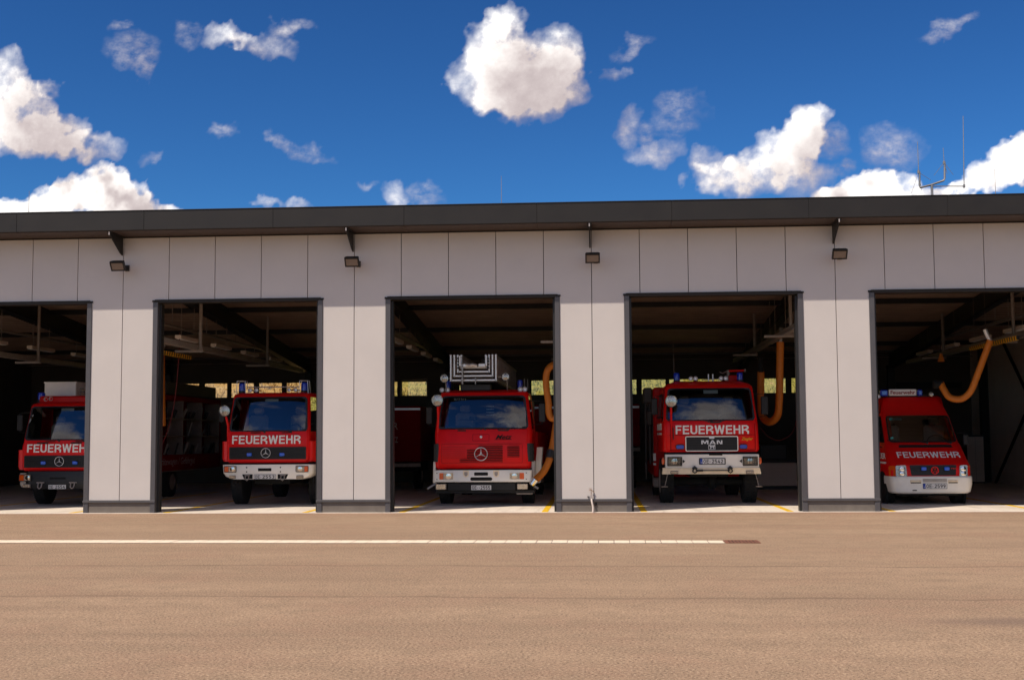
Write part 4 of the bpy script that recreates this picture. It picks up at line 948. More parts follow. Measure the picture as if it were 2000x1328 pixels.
# truck with white bumper
T2, cx = light_truck(-8.205, 2.6, 0, 'fire engine with white bumper, beacons in wire cages and a star badge in its grille', True, ('OE', '2553'))
spot(T2, -1.13, .05, 2.41, .135, pole=[(0, .10, -.13), (.04, .16, -.35), (.05, .15, -.9)])
beacon(T2, -.88, .72, 2.91, .085, .21, True); beacon(T2, .76, .72, 2.91, .085, .21, True)
MB().cyl((-.76, .75, 3.035), (.62, .75, 3.035), .014, n=8).build('rail', 'alu', T2)
for a in (-.645, -.48, .375, .545): horn(T2, a, .62, 2.955, .052)
MB().cyl((-.02, .7, 2.87), (-.05, .7, 3.14), .005, n=5).build('antenna', 'black', T2)
MB().box(-1.05, 1.1, 1.9, 7.4, .75, 2.86, .05).build('body', 'red2', T2)
# truck with black bumper, cut by the picture edge pier
T1, cx = light_truck(-13.695, 2.9, -.19, 'fire engine with black bumper and pale roof box, half hidden by the leftmost pier', False, ('OE', '2554'))
MB().box(-.90, .95, .62, 1.7, 2.66, 2.86, .04).build('roof_console', 'red2', T1)
bx = MB().box(-1.07, -.20, 1.3, 2.6, 2.875, 3.255, .015).build('roof_box', 'white', T1); MB().box(-1.085, -.185, 1.285, 2.615, 3.225, 3.265, .008).build('lid', 'white', bx)
beacon(T1, -.935, .85, 2.74, .095, .20); beacon(T1, .80, .85, 2.74, .095, .20)
horn(T1, -.70, .58, 2.775); horn(T1, -.565, .58, 2.785)
m_ = MB()
for z in (2.98, 3.08): m_.cyl((-.13, 1.4, z), (.9, 1.4, z), .014, n=6)
for xx in (-.12, .4, .9): m_.cyl((xx, 1.4, 2.85), (xx, 1.4, 3.1), .014, n=6)
m_.build('roof_rail', 'galv', T1)
# its equipment body: open shutters on the right flank
B0, B1 = 2.2, 9.6; xr = 1.22
m_ = MB(); m_.box(-xr, xr-.55, B0, B1, .78, 3.0); m_.box(xr-.56, xr, B0, B1, .78, 1.24); m_.box(xr-.56, xr, B0, B1, 2.86, 3.0); m_.box(xr-.56, xr, B0, B0+.1, 1.24, 2.86); m_.box(xr-.56, xr, B1-.1, B1, 1.24, 2.86)
bo = m_.build('body', 'reddark', T1, smooth=False)
MB().box(xr-.53, xr+.006, B0+.02, B1-.02, .755, .78).build('trim', 'galv_dull', bo, smooth=False)
for k in range(4): MB().box(xr-.5, xr-.01, B0+.1+1.8*k+1.75, B0+.1+1.8*k+1.80, 1.24, 2.86).build('divider', 'galv_dull', bo, smooth=False)
for z in (1.78, 2.3): MB().box(xr-.5, xr-.02, B0+.1, B1-.1, z, z+.03).build('shelf', 'galv_dull', bo, smooth=False)
for k in range(46):      # stowed tools standing on the shelves
    yy = B0+.3+k*.155; zb = rnd.choice((1.25, 1.82, 2.34)); hh = rnd.uniform(.2, .42)
    m_ = MB(); m_.cyl((xr-.12-rnd.random()*.15, yy, zb), (xr-.12, yy+rnd.uniform(-.03, .03), zb+hh), rnd.uniform(.018, .05), n=8); m_.build('stowed_tool', rnd.choice(('galv_dull', 'aludull_shade', 'black', 'cab_grey')), bo)
tt = text('Gerätewagen / Gefahrgut', 'lettering', 'greytext', bo, 0, 3.4, 0, .27, 0, 0, .15); tt.rotation_euler = (0, 0, math.pi/2); tt.location = (xr+.002, 3.6, .89)
MB().box(.1, 1.15, 4.5, 9.3, 3.02, 3.40, .02).build('roof_locker', 'cab_grey', T1)
mr = MB().box(-1.2, -1.1, .4, .46, 1, 1.1)

# ------------------------------------------------------------------ ladder truck
T3 = empty('ladder_fire_truck', (-2.677, 1.6, 0)); tag(T3, 'ladder fire engine with silver extending ladder over its cab and louvred red front', 'fire truck', 'red fire engines in the bays')
lv = [(.945, 1.13, .14), (1.0, 1.165, .10), (1.08, 1.17, .085), (1.56, 1.175, .10), (1.62, 1.18, .12), (1.80, 1.185, .155), (1.90, 1.18, .20), (2.715, 1.09, .42), (2.80, 1.07, .47), (2.87, .97, .70)]
cab(T3, lv, 6, 7, 1.9, 1.25, 'red', .13); glazing(T3, lv, 6, 7, .13, 0, 1.25, .05, drop=.01); interior(T3, 0, 1.1, 1.2, .4, 1.9, 1.9)
for k in range(4): MB().box(-.06, .14, 1.75, 1.77, 2.26+k*.075, 2.272+k*.075).build('cab_grille', 'alu', T3, smooth=False)
gp = frame_on(fq(-1.01, .965, 1.085, 1.55, .092), .012, .008, .03).build('grille_surround', 'red2', T3)
def louvres(x0, x1, z0, z1, n):
    for k in range(n):
        z = z0+(z1-z0)*(k+.5)/n
        s_ = MB().box(x0, x1, .066, .088, z-.011, z+.006, .003).build('grille_slot', 'blackm', T3)
        MB().box(x0, x1, .060, .088, z+.007, z+.016, .003).build('louvre', 'red', s_)
louvres(-.386, .482, 1.19, 1.42, 6); louvres(.596, .885, 1.22, 1.50, 7); louvres(-.56, .482, 1.10, 1.19, 2)
for k, z in enumerate((1.45, 1.49)): louvres(-.1, .482, z-.02, z+.02, 1)
for k in range(7): MB().box(-.98, -.42, .078, .09, 1.20+k*.045, 1.207+k*.045).build('groove', 'red2', T3, smooth=False)
star(T3, -.044, 1.305, .155, .075)
frame_on([(-.251, .118, 1.617), (.153, .118, 1.617), (.153, .150, 1.78), (-.251, .150, 1.78)], .008, .003, .01).build('hatch', 'reddark', T3)
MB().lathe([(.001, -.02), (.028, -.012), (.034, .0)], (-.045, .125, 1.715), 'y', 14).build('badge', 'alu', T3)
text('Metz', 'lettering', 'blackm', T3, .307, .71, 1.66, 1.765, .118, .018, .45, th=.004, tilt=.19); MB().hexa([(.28, .118, 1.645), (.70, .118, 1.645), (.70, .13, 1.645), (.28, .13, 1.645), (.285, .12, 1.655), (.705, .12, 1.655), (.705, .13, 1.655), (.285, .13, 1.655)]).build('lettering', 'blackm', T3, smooth=False)
for s_ in (-1, 1):
    m_ = MB(); q = [(s_*1.075, .10), (s_*1.13, .095), (s_*1.20, .15), (s_*1.215, .30), (s_*1.215, .52), (s_*1.10, .52)]
    m_.loft([[(a, b, z) for a, b in q] for z in (1.12, 1.135, 1.54, 1.555)]); m_.build('air_intake', 'black', T3)
    m_ = MB(); q = [(s_*1.17, .25), (s_*1.24, .3), (s_*1.26, .5), (s_*1.26, 1.2), (s_*1.17, 1.2)]
    m_.loft([[(a, b+(z-.7)*.15, z) for a, b in q] for z in (.60, .64, 1.08, 1.12)]); m_.build('fender', 'white', T3)
    m_ = MB(); m_.tube([(s_*1.13, .1, .60), (s_*1.22, .06, .55), (s_*1.30, .02, .50), (s_*1.335, .0, .475)], .03, 8); m_.build('corner_hook', 'galv', T3)
m_ = MB(); m_.hexa([(1.19, .9, .58), (1.34, .9, .58), (1.34, 1.5, .58), (1.19, 1.5, .58), (1.27, .9, 1.45), (1.40, .9, 1.45), (1.40, 1.5, 1.45), (1.27, 1.5, 1.45)]); m_.build('mudguard', 'white', T3)
MB().box(-.90, .90, .10, .3, .905, .945).build('shadow_gap', 'blackm', T3, smooth=False)
m_ = MB(); m_.loft([cabring(hw, y_, .55, .4, z, .07) for z, hw, y_ in ((.635, 1.17, .01), (.65, 1.19, 0), (.90, 1.195, 0), (.92, 1.18, .01))]); bu = m_.build('bumper', 'white', T3)
headlamp(bu, -1.06, -.695, .685, .870, -.004, -1, .11, 'white', .03); headlamp(bu, .64, 1.015, .685, .868, -.004, 1, .12, 'white', .03)
for xx in (-1.105, 1.055):
    for z in (.70, .85): MB().cyl((xx, .0, z), (xx, -.012, z), .012, n=8).build('screw', 'black', bu)
plate_on(fq(-.204, .13, .79, .868, -.001), .004, .02).build('slot', 'blackm', bu); plate_on(fq(-.298, .232, .668, .75, -.001), .004, .04).build('slot', 'blackm', bu)
for xx in (-.402, .328):      # small crest stickers
    pl = [(0, .0), (.055, .03), (.075, .09), (.07, .17), (-.07, .17), (-.075, .09), (-.055, .03)]
    m_ = MB(); m_.prism([(xx+a, .745+b) for a, b in pl], -.004, -.001); o = m_.build('crest', 'cream', bu, smooth=False)
    m_ = MB(); m_.prism([(xx+a*.55, .775+b*.6) for a, b in pl], -.0065, -.0042); m_.build('crest_field', 'aludull_shade', o, smooth=False)
fog(T3, -1.135, -.88, .455, .595, -.02); fog(T3, .83, 1.088, .455, .595, -.02)
m_ = MB(); m_.box(-.86, .80, .03, .20, .42, .62, .02); m_.box(-1.15, 1.25, .12, .45, .36, .44, .015); lb_ = m_.build('lower_bumper', 'anthra', T3)
for xx in (-.55, -.35, .25, .45): MB().box(xx, xx+.12, .025, .03, .58, .59).build('slot', 'blackm', lb_, smooth=False)
MB().box(.80, 1.20, .14, .5, .33, .37, .01).build('step', 'galv_dull', T3)
numplate(T3, -.283, .215, .438, .566, .012, ('OE', '-2555'))
wiper(T3, -.05, 1.905, -.72, 1.99, .22, .27); wiper(T3, .62, 1.905, .15, 1.98, .22, .27); wiper(T3, .05, 1.90, -.25, 2.13, .22, .27)
for a, b in ((-.62, -.42), (.36, .62)): MB().box(a, b, .155, .20, 1.855, 1.885, .006).build('vent', 'black', T3)
for a, b in ((-.37, -.02), (.42, .70)):
    m_ = MB(); m_.lathe([(.002, -.01), (.06, 0), (.06, .02)], ((a+b)/2-.1, .33, 2.17), 'y', 12); m_.tube([((a+b)/2-.1, .35, 2.17), ((a+b)/2+.12, .36, 2.19)], .008, 5); m_.build('front_mirror', 'black', T3)
text('8/33/1', 'lettering', 'lettering', T3, -.73, -.44, 2.61, 2.66, .365, .01, th=.002, tilt=.27)
spot(T3, -1.10, .05, 2.60, .135, pole=[(.0, .1, -.14), (.0, .16, -.4), (-.01, .15, -.95)])
for xx in (-1.05, -.91, .885, 1.0): horn(T3, xx, .55, 2.875, .058)
beacon(T3, -.93, .95, 2.90, .065, .20); beacon(T3, .86, .95, 2.90, .065, .20)
m_ = MB(); m_.cyl((.97, .9, 2.86), (.97, .9, 3.16), .012, n=6); m_.cyl((1.05, .9, 2.86), (1.05, .9, 3.14), .012, n=6); m_.build('post', 'galv', T3)
mirror(T3, -1.36, .5, 2.25, .16, .42, -1.12); mirror(T3, 1.42, .5, 2.30, .17, .46, 1.12)
MB().box(-.45, .45, .6, 8.6, .55, .9).build('chassis', 'blackm', T3, smooth=False); MB().box(-1.05, 1.05, .3, 1.9, .70, .97, .02).build('engine_bay', 'blackm', T3)
MB().box(-1.23, 1.23, 2.0, 8.6, .95, 1.85, .04).build('body', 'red2', T3); MB().box(-1.0, 1.0, 3.3, 5.2, 1.85, 2.75, .08).build('turntable', 'aludull_shade', T3)
wa = wheel(T3, -1.03, 1.35, .50, .30)
for xx, yy in ((1.03, 1.35), (-1.03, 6.2), (1.03, 6.2)):
    c = copy_tree(wa, (xx, yy, .512), T3)
    if xx > 0: c.rotation_euler = (0, 0, math.pi)
# the ladder: four nested sections, each two truss sides and rungs; their darker tone is painted shade
LX = -.245
for k in range(4):
    hw = .555-.085*k; z0 = 3.10+.105*k; z1 = 3.705; y0 = .30+.02*k; y1 = 7.8-.2*k; tk = .020
    s_ = MB()
    for q in (-1, 1):
        x = LX+q*hw
        MB().box(x-tk*.9, x+tk*.9, y0+.052, y1, z0-tk, z0+tk, .006).build('side_rail', 'aludull_shade', T3); MB().box(x-tk*.8, x+tk*.8, y0+.052, y1, z1-tk*1.1, z1+tk*1.1, .006).build('side_rail', 'aludull_shade', T3)
        s_.box(x-tk, x+tk, y0, y0+.05, z0-tk, z0+.001); s_.box(x-tk*1.2, x+tk*1.2, y0-.01, y0+.05, z1-tk*1.2, z1+tk*1.2, .006)
        s_.box(x-tk*.8, x+tk*.8, y0, y0+.05, z0, z1)
        n_ = 17
    se = s_.build('ladder_section', 'alu', T3); br_ = MB()
    for q in (-1, 1):
        for j in range(n_):
            x = LX+q*hw; ya, yb = y0+.03+(y1-y0-.06)*j/n_, y0+.03+(y1-y0-.06)*(j+1)/n_
            br_.tube([(x, ya, z0), (x, (ya+yb)/2, z1), (x, yb, z0)], .012, 4)
    br_.build('lattice', 'aludull_shade', se)
    MB().box(LX-hw, LX+hw, y0, y0+.045, z0-tk, z0+tk, .005).build('cross_bar', 'alu', se); m_ = MB()
    y = y0+.3+.07*k
    while y < y1: m_.cyl((LX-hw, y, z0), (LX+hw, y, z0), .014, n=6); y += .62
    m_.build('rung', 'aludull_shade', se)
    if k == 0: MB().box(LX-hw+.03, LX+hw-.03, y0+.06, y1, z0-.05, z0-.03).build('belly_plate', 'black', se, smooth=False)
for q in (-1, 1):
    m_ = MB(); x = LX+q*.30; m_.box(x-.045 if q < 0 else x, x if q < 0 else x+.045, .24, .30, 3.44, 3.70, .008); m_.box(min(x, x-q*.17), max(x, x-q*.17), .22, .30, 3.42, 3.50, .01); m_.build('tip_bracket', 'alu', T3)
    for z in (3.40, 3.48, 3.56, 3.63): MB().cyl((LX+q*.36, .25, z), (LX+q*.36, .31, z), .03, n=10).build('roller', 'black', T3)
m_ = MB(); m_.tube([(LX-.17, .24, 3.47), (LX-.08, .2, 3.45), (LX, .2, 3.47), (LX+.10, .22, 3.44)], .04, 8); m_.build('tip_fitting', 'alu', T3)
m_ = MB(); m_.box(LX-.28, LX-.24, .2, .28, 3.0, 3.50, .006); m_.box(LX+.05, LX+.07, .2, .28, 3.0, 3.16); m_.cyl((LX-.26, .16, 3.11), (LX-.26, .24, 3.11), .03, n=10); m_.build('catch', 'galv', T3)
MB().lathe([(.001, -.02), (.05, 0), (.07, .06), (.02, .14)], (LX+.21, .8, 3.60), 'y', 14).build('work_light', 'black', T3)
for x, z, px in ((-.975, 3.153, -.79), (.536, 3.179, .34)):
    b = spot(T3, x, .42, z, .098 if x < 0 else .092, None); m_ = MB(); m_.cyl((x, .48, z), (px, .48, z+.01), .016, n=6); m_.cyl((x+.03, .5, z-.09), (x+.03, .6, 2.85), .012, n=6); m_.build('bracket', 'galv', b)
MB().box(LX-.35, LX+.40, .6, 1.0, 2.85, 3.02, .02).build('ladder_rest', 'black', T3)

# ------------------------------------------------------------------ heavy truck with grille guards
T4 = empty('fire_truck', (2.848, 2.2, 0)); tag(T4, 'tall fire engine with white-framed black grille, cream lower bumper and wire-guarded headlights', 'fire truck', 'red fire engines in the bays')
lv = [(1.315, 1.14, .14), (1.38, 1.165, .10), (1.85, 1.155, .105), (2.0, 1.15, .12), (2.075, 1.145, .16), (2.875, 1.075, .40), (2.93, 1.065, .44), (3.0, 1.0, .60), (3.07, .80, .85)]
cab(T4, lv, 4, 5, 3.1, 1.2, 'red', .11); glazing(T4, lv, 4, 5, .11, 0, 1.2, .05); interior(T4, 0, 1.05, 1.5, .4, 2.08, 3.1)
plate_on([(-.137, .385, 2.742), (.214, .385, 2.742), (.214, .40, 2.85), (-.137, .40, 2.85)], .004, .01, .02).build('sticker', 'sticker', T4)
for z in (2.78, 2.81): MB().box(-.11, .19, .372, .3745, z, z+.008).build('print_line', 'greytext', T4, smooth=False)
gb = plate_on(fq(-.60, .635, 1.35, 1.69, .092), .010, .03).build('grille', 'black', T4)
frame_on(fq(-.62, .655, 1.332, 1.702, .088), .022, .022, .04).build('grille_frame', 'white', gb)
m_ = MB(); m_.prism([(-.062, 1.690), (.098, 1.690), (.07, 1.640), (-.034, 1.640)], .062, .078); m_.build('notch', 'alu', gb, smooth=False)
for k in range(8): MB().box(-.585, .62, .074, .083, 1.365+k*.04, 1.372+k*.04).build('grille_rib', 'blackm', gb, smooth=False)
block('MAN', 'letter', 'alu', gb, -.235, .272, 1.507, 1.600, .074, .19, .16, th=.012)
fr_ = frame_on(fq(-.065, .10, 1.378, 1.492, .076), .009, .01, .004).build('lion_emblem', 'alu', gb)
lion = [(.005, .1), (.02, .08), (.028, .02), (.04, .02), (.045, .07), (.10, .062), (.105, .02), (.12, .02), (.122, .075), (.14, .09), (.150, .105), (.143, .12), (.12, .112), (.09, .098), (.05, .1), (.025, .112), (.012, .12), (.0, .113)]
m_ = MB(); m_.prism([(.093-a*.92, 1.372+b*.92) for a, b in lion], .064, .072); m_.build('lion', 'alu', fr_, smooth=False)
for x0, x1 in ((-.855, -.645), (.68, .875)): b = frame_on(fq(x0, x1, 1.385, 1.50, .088), .02, .02, .04).build('flash_light', 'black', T4); plate_on(fq(x0+.015, x1-.015, 1.40, 1.485, .084), .02, .03).build('lens', 'bluel', b)
block('FEUERWEHR', 'letter', 'lettering', T4, -.850, .919, 1.752, 1.964, .090, th=.005, tilt=.05)
text('Ziegler', 'lettering', 'yfilm', T4, .735, 1.01, 1.575, 1.668, .088, .014, .35, th=.004)
for z in (1.72, 1.36): MB().box(-1.0, 1.05, .086, .102, z, z+.008).build('panel_joint', 'reddark', T4, smooth=False)
for xx in (-.98, 1.06): MB().box(xx, xx+.012, .084, .102, 1.36, 2.0).build('panel_joint', 'reddark', T4, smooth=False)
m_ = MB(); m_.box(-.92, -.90, .04, .09, 1.62, 1.92, .006); m_.build('grab_handle', 'black', T4)
wiper(T4, -.05, 2.055, -.60, 2.12, .18, .28); wiper(T4, .25, 2.055, .75, 2.12, .18, .28); wiper(T4, .05, 2.05, -.2, 2.13, .18, .28)
MB().box(-.02, .24, .10, .16, 2.02, 2.06, .008).build('vent', 'black', T4)
for xx in (-.95, .95): MB().box(xx-.06, xx+.06, .43, .47, 2.885, 2.915, .01).build('marker_light', 'lamp', T4)
MB().box(-1.08, 1.08, .15, .4, 1.25, 1.33, .02).build('shadow_gap', 'blackm', T4)
m_ = MB(); m_.box(-1.116, 1.139, .0, .28, .93, 1.262, .012); bu = m_.build('bumper', 'white', T4)
m_ = MB(); m_.loft([[(-1.19, -.03, .785), (1.18, -.03, .785), (1.18, .35, .785), (-1.19, .35, .785)], [(-1.175, -.03, .935), (1.15, -.03, .935), (1.15, .35, .935), (-1.175, .35, .935)]]); m_.build('lower_beam', 'cream', bu)
MB().box(-.06, .26, -.005, .05, 1.235, 1.265).build('slot', 'blackm', bu, smooth=False)
for s_, x0, x1 in ((-1, -1.063, -.718), (1, .747, 1.096)):
    h_ = headlamp(bu, x0, x1, .99, 1.197, -.004, 0)
    m_ = MB(); m_.tube([(x0, -.05, .99), (x1, -.05, .99), (x1, -.05, 1.197), (x0, -.05, 1.197), (x0, -.05, .99)], .009, 5)
    for k in range(1, 9): x = x0+(x1-x0)*k/9; m_.cyl((x, -.05, .99), (x, -.05, 1.197), .0045, n=4)
    for k in range(1, 6): z = .99+.207*k/6; m_.cyl((x0, -.05, z), (x1, -.05, z), .0045, n=4)
    for z in (1.02, 1.17):
        for x in (x0, x1): m_.cyl((x, -.05, z), (x, .01, z), .008, n=4)
    m_.build('wire_guard', 'black', h_)
    xi = x1+.02 if s_ < 0 else x0-.02
    m_ = MB(); m_.prism([(xi, 1.05), (xi-s_*.06, 1.095), (xi, 1.14)], -.012, -.002); m_.build('mount', 'black', h_, smooth=False)
    xi = -1.19 if s_ < 0 else 1.145
    b = MB().lathe([(.02, -.03), (.045, -.01), (.05, .06), (.04, .1)], (0, 0, 0), 'y', 16); o = b.build('turn_signal', 'amber', T4, (xi+.025, .06, 1.10)); o.scale = (.85, 1, 1.9)
numplate(bu, -.285, .315, 1.025, 1.16, -.016, ('OE', '2542'), True); frame_on(fq(-.305, .335, 1.012, 1.172, -.004), .02, .012, .02).build('plate_holder', 'black', bu)
for xx in (-.415, .435):
    m_ = MB(); m_.prism([(xx-.07, .93), (xx, .99), (xx+.07, .93), (xx+.03, .90), (xx-.03, .90)], -.06, -.031); m_.tube([(xx-.03, -.05, .93), (xx-.05, -.09, .85), (xx, -.10, .815), (xx+.05, -.09, .85), (xx+.03, -.05, .93)], .018, 6); m_.build('tow_hook', 'black', bu)
m_ = MB(); m_.cyl((-.37, -.09, .875), (.43, -.09, .875), .014, n=8); m_.cyl((-.37, -.09, .872), (-.22, -.09, .875), .026, n=8); m_.build('tow_bar', 'black', bu)
for x0 in (-1.0, .81): fog(bu, x0, x0+.19, .785, .868, -.06)
for s_ in (-1, 1):
    m_ = MB(); m_.cyl((s_*1.06, .1, .79), (s_*1.13, .1, .50), .009, n=6); m_.lathe([(.08, 0), (.085, .02), (.02, .03)], (s_*1.14, .1, .47), 'z', 12); m_.build('marker_arm', 'galv_dull', bu)
spot(T4, -.955, -.02, 2.55, .138, pole=[(.0, .1, -.14), (.0, .13, -.45), (.02, .10, -1.0)])
beacon(T4, -.745, 1.05, 3.08, .078, .19); beacon(T4, .835, 1.05, 3.08, .075, .19)
for xx in (-.41, -.295, .335, .455): horn(T4, xx, .75, 3.135, .055)
m_ = MB()
for xx in (.05, .16): m_.box(xx, xx+.03, 1.2, 1.25, 3.05, 3.27, .006)
m_.cyl((-.1, 1.22, 3.12), (.3, 1.22, 3.14), .012, n=6); m_.build('roof_rack', 'alu', T4)
wm = MB().cyl((.62, 1.6, 3.36), (1.0, 1.5, 3.365), .028, .022, 10).build('water_cannon', 'red', T4); MB().cyl((1.0, 1.5, 3.365), (1.04, 1.49, 3.365), .045, .05, 10).build('nozzle', 'galv', wm)
m_ = MB(); m_.cyl((.60, 1.6, 3.05), (.60, 1.6, 3.38), .035, n=8); m_.tube([(.38, 1.6, 3.34), (.45, 1.6, 3.30), (.60, 1.6, 3.37)], .014, 6); m_.build('pedestal', 'galv_dull', wm)
MB().box(.60, .90, 1.55, 1.9, 3.08, 3.25, .02).build('box', 'red2', wm)
MB().cyl((-.765, 1.6, 3.0), (-.79, 1.6, 4.17), .006, .003, 5).build('antenna', 'galv_dull', T4)
mirror(T4, 1.36, .45, 2.45, .18, .45, 1.12); mirror(T4, -1.32, .9, 2.45, .16, .42, -1.12)
MB().box(-.45, .45, .6, 7.5, .7, 1.1).build('chassis', 'blackm', T4, smooth=False); MB().box(-1.0, 1.0, .4, 2.8, .98, 1.32, .02).build('engine_bay', 'blackm', T4)
m_ = MB(); m_.cyl((-.95, 1.25, .56), (.95, 1.25, .56), .09, n=10); m_.lathe([(.05, -.15), (.2, -.06), (.2, .06), (.05, .15)], (.1, 1.25, .56), 'x', 14); m_.build('axle', 'blackm', T4)
wa = wheel(T4, -1.03, 1.35, .55, .34)
for xx, yy in ((1.03, 1.35), (-1.03, 5.4), (1.03, 5.4)):
    c = copy_tree(wa, (xx, yy, .562), T4)
    if xx > 0: c.rotation_euler = (0, 0, math.pi)
# crew cab side, stripes, window, body with shutters, ladder rack
sd = [(-1.150, .70, 2.9, 1.86, 2.02), (-1.150, .70, 2.9, 1.74, 1.79)]
for a, y0, y1, z0, z1 in sd: MB().box(a-.022, a-.012, y0, y1, z0, z1).build('stripe', 'lettering', T4, smooth=False)
for y0, y1 in ((1.35, 1.95), (2.1, 2.7)):
    d_ = frame_on([(-1.155, y1, 2.15), (-1.155, y0, 2.15), (-1.10, y0, 2.78), (-1.10, y1, 2.78)], .03, .012, .04, .004).build('crew_window', 'black', T4)
    plate_on([(-1.155, y1-.02, 2.17), (-1.155, y0+.02, 2.17), (-1.10, y0+.02, 2.76), (-1.10, y1-.02, 2.76)], .004, .03, .004).build('glass', 'screen', d_)
bd = MB().box(-1.25, 1.25, 3.2, 7.6, .62, 3.02, .04).build('body', 'red2', T4)
for y0 in (3.4, 4.85, 6.3): MB().box(-1.262, -1.25, y0, y0+1.2, 1.0, 2.8).build('roller_shutter', 'cab_grey', bd, smooth=False)
for z0, z1 in ((1.05, 1.25), (.93, .99)): MB().box(-1.27, -1.2, 3.18, 3.35, z0, z1).build('stripe', 'lettering', bd, smooth=False)
lr = MB(); 
for y in (3.5, 4.0):
    for x in (-1.33, -1.44): lr.cyl((x, y, .95), (x, y, 2.95), .018, n=6)
lr.box(-1.5, -1.27, 3.4, 4.2, 2.6, 3.02, .03); lr.box(-1.42, -1.27, 3.45, 4.1, 2.0, 2.4, .03); lr.build('hose_rack', 'cab_grey', T4)
MB().cyl((-1.45, 3.6, .55), (-1.45, 3.6, 1.0), .014, n=6).build('rod', 'galv', T4)
MB().box(-1.3, -1.05, 2.85, 3.25, .35, .60, .04).build('step', 'galv_dull', T4)

# ------------------------------------------------------------------ the van
T5 = empty('fire_van', (7.869, 1.4, 0)); tag(T5, 'red high-roofed fire van with a lit-style sign bar on its roof and white front bumper', 'van')
cxv = .01
lv = [(.40, .88, .16), (.70, .925, .07), (.86, .925, .075), (1.00, .92, .12), (1.06, .915, .20), (1.28, .90, .47), (1.47, .88, .70), (1.52, .865, .79), (2.16, .815, 1.33), (2.24, .805, 1.44), (2.50, .75, 1.72), (2.62, .71, 1.80), (2.66, .62, 1.90)]
cab(T5, lv, 7, 8, 5.4, 1.75, 'red', .17, cxv, name='body'); glazing(T5, lv, 7, 8, .12, cxv, 1.75, .035); interior(T5, cxv, .8, .9, .95, 1.52, 5)
for z in (1.56,): MB().box(-.75, .75, 2.4, 2.45, .8, 2.3).build('bulkhead', 'interior', T5, smooth=False)
m_ = MB(); m_.loft([cabring(hw, y_, .75, .45, z, .20, cxv) for z, hw, y_ in ((.335, .86, .05), (.37, .905, .01), (.55, .945, -.01), (.70, .95, -.005), (.735, .945, .02))]); bu = m_.build('bumper', 'white', T5)
for x0, x1 in ((-.51, -.25), (.35, .585)):
    b = MB().box(x0, x1, -.022, .02, .575, .655, .012).build('air_slot', 'cream', bu); MB().box(x0+.015, x1-.015, -.026, -.018, .578, .60).build('gap', 'blackm', b, smooth=False)
for k in range(5): MB().box(-.22, .33, -.018, .0, .605+k*.016, .613+k*.016).build('air_slat', 'galv_dull', bu, smooth=False)
plate_on(fq(-.46, -.36, .40, .425, -.006), .004, .005).build('tow_eye_cover', 'black', bu)
numplate(bu, -.224, .33, .448, .575, -.016, ('OE', '2599'), True)
def vy(z):   # front surface of the body at height z
    for (z0, h0, y0), (z1, h1, y1) in zip(lv, lv[1:]):
        if z0 <= z <= z1: return y0+(y1-y0)*(z-z0)/(z1-z0)
g1 = plate_on([(-.487+.03, vy(.75)-.004, .755), (.585-.03, vy(.75)-.004, .755), (.585, vy(.99)-.02, .995), (-.487, vy(.99)-.02, .995)], .012, .02).build('grille', 'black', T5)
for k in range(4): MB().box(-.46, .56, .045, .066, .785+k*.052, .797+k*.052, .003).build('slat', 'black', g1)
m_ = MB(); c = Vector((.077, .040, .872)); r_ = .082
m_.tube([c+Vector((r_*math.cos(a), 0, r_*math.sin(a))) for a in [2*math.pi*k/28 for k in range(29)]], .009, 6)
for pl in ([(-.030, .070), (0, .012), (.030, .070)], [(-.066, .036), (-.032, -.062), (0, -.002), (.032, -.062), (.066, .036)]):
    m_.tube([c+Vector((a, 0, b)) for a, b in pl], .008, 6)
m_.build('emblem', 'redglow', g1)
for xx in (-.18, .349): MB().box(xx-.06, xx+.06, .0, .05, .87, .955, .014).build('flash_light', 'bluer', g1)
text('TDI', 'lettering', 'redglow', g1, .44, .56, .90, .925, .03, .01, th=.003)
for s_, a in ((-1, -.81), (1, .635)):
    b_ = a+.25 if s_ < 0 else a+.19; yh = .062
    c4 = [(a, yh+(.03 if s_ < 0 else 0), .73), (b_, yh+(.03 if s_ > 0 else 0), .73), (b_-(.02 if s_ < 0 else 0), yh+.02, .995), (a+(.02 if s_ > 0 else .0), yh+.04, .985)]
    h_ = plate_on(c4, .02, .03).build('headlight', 'aludull_shade', T5); h2_ = plate_on([Vector(q)+Vector((0, -.022, 0)) for q in c4], .006, .03).build('lens', 'lamp', h_)
    for zz in (.80, .91): MB().lathe([(.001, -.035), (.05, -.033), (.062, -.026)], ((a+b_)/2, yh, zz), 'y', 16).build('reflector', 'chrome', h_)
    x0, x1 = (-.925, -.815) if s_ < 0 else (.83, .925)
    ys = [.24, .09] if s_ < 0 else [.09, .24]
    plate_on([(x0, ys[0], .735), (x1, ys[1]-.01, .735), (x1, ys[1]+.0, .985), (x0, ys[0]+.02, .97)], .016, .03).build('turn_signal', 'amber', T5)
MB().hexa([(-.60, vy(1.40)-.004, 1.40), (.66, vy(1.40)-.004, 1.40), (.66, vy(1.40)+.03, 1.39), (-.60, vy(1.40)+.03, 1.39), (-.58, vy(1.465)-.004, 1.465), (.64, vy(1.465)-.004, 1.465), (.64, vy(1.465)+.03, 1.45), (-.58, vy(1.465)+.03, 1.45)]).build('cowl_vent', 'blackm', T5, smooth=False)
block('FEUERWEHR', 'letter', 'lettering', T5, -.700, .750, 1.165, 1.30, vy(1.165)-.012, th=.005, tilt=(vy(1.30)-vy(1.165))/.135)
wiper(T5, .1, 1.50, -.5, 1.56, .76, .84); wiper(T5, .65, 1.50, .2, 1.55, .76, .84)
plate_on([(-.67, 1.22, 2.055), (-.37, 1.22, 2.055), (-.37, 1.25, 2.10), (-.67, 1.25, 2.10)], .004, .004, .01).build('sticker', 'teal', T5)
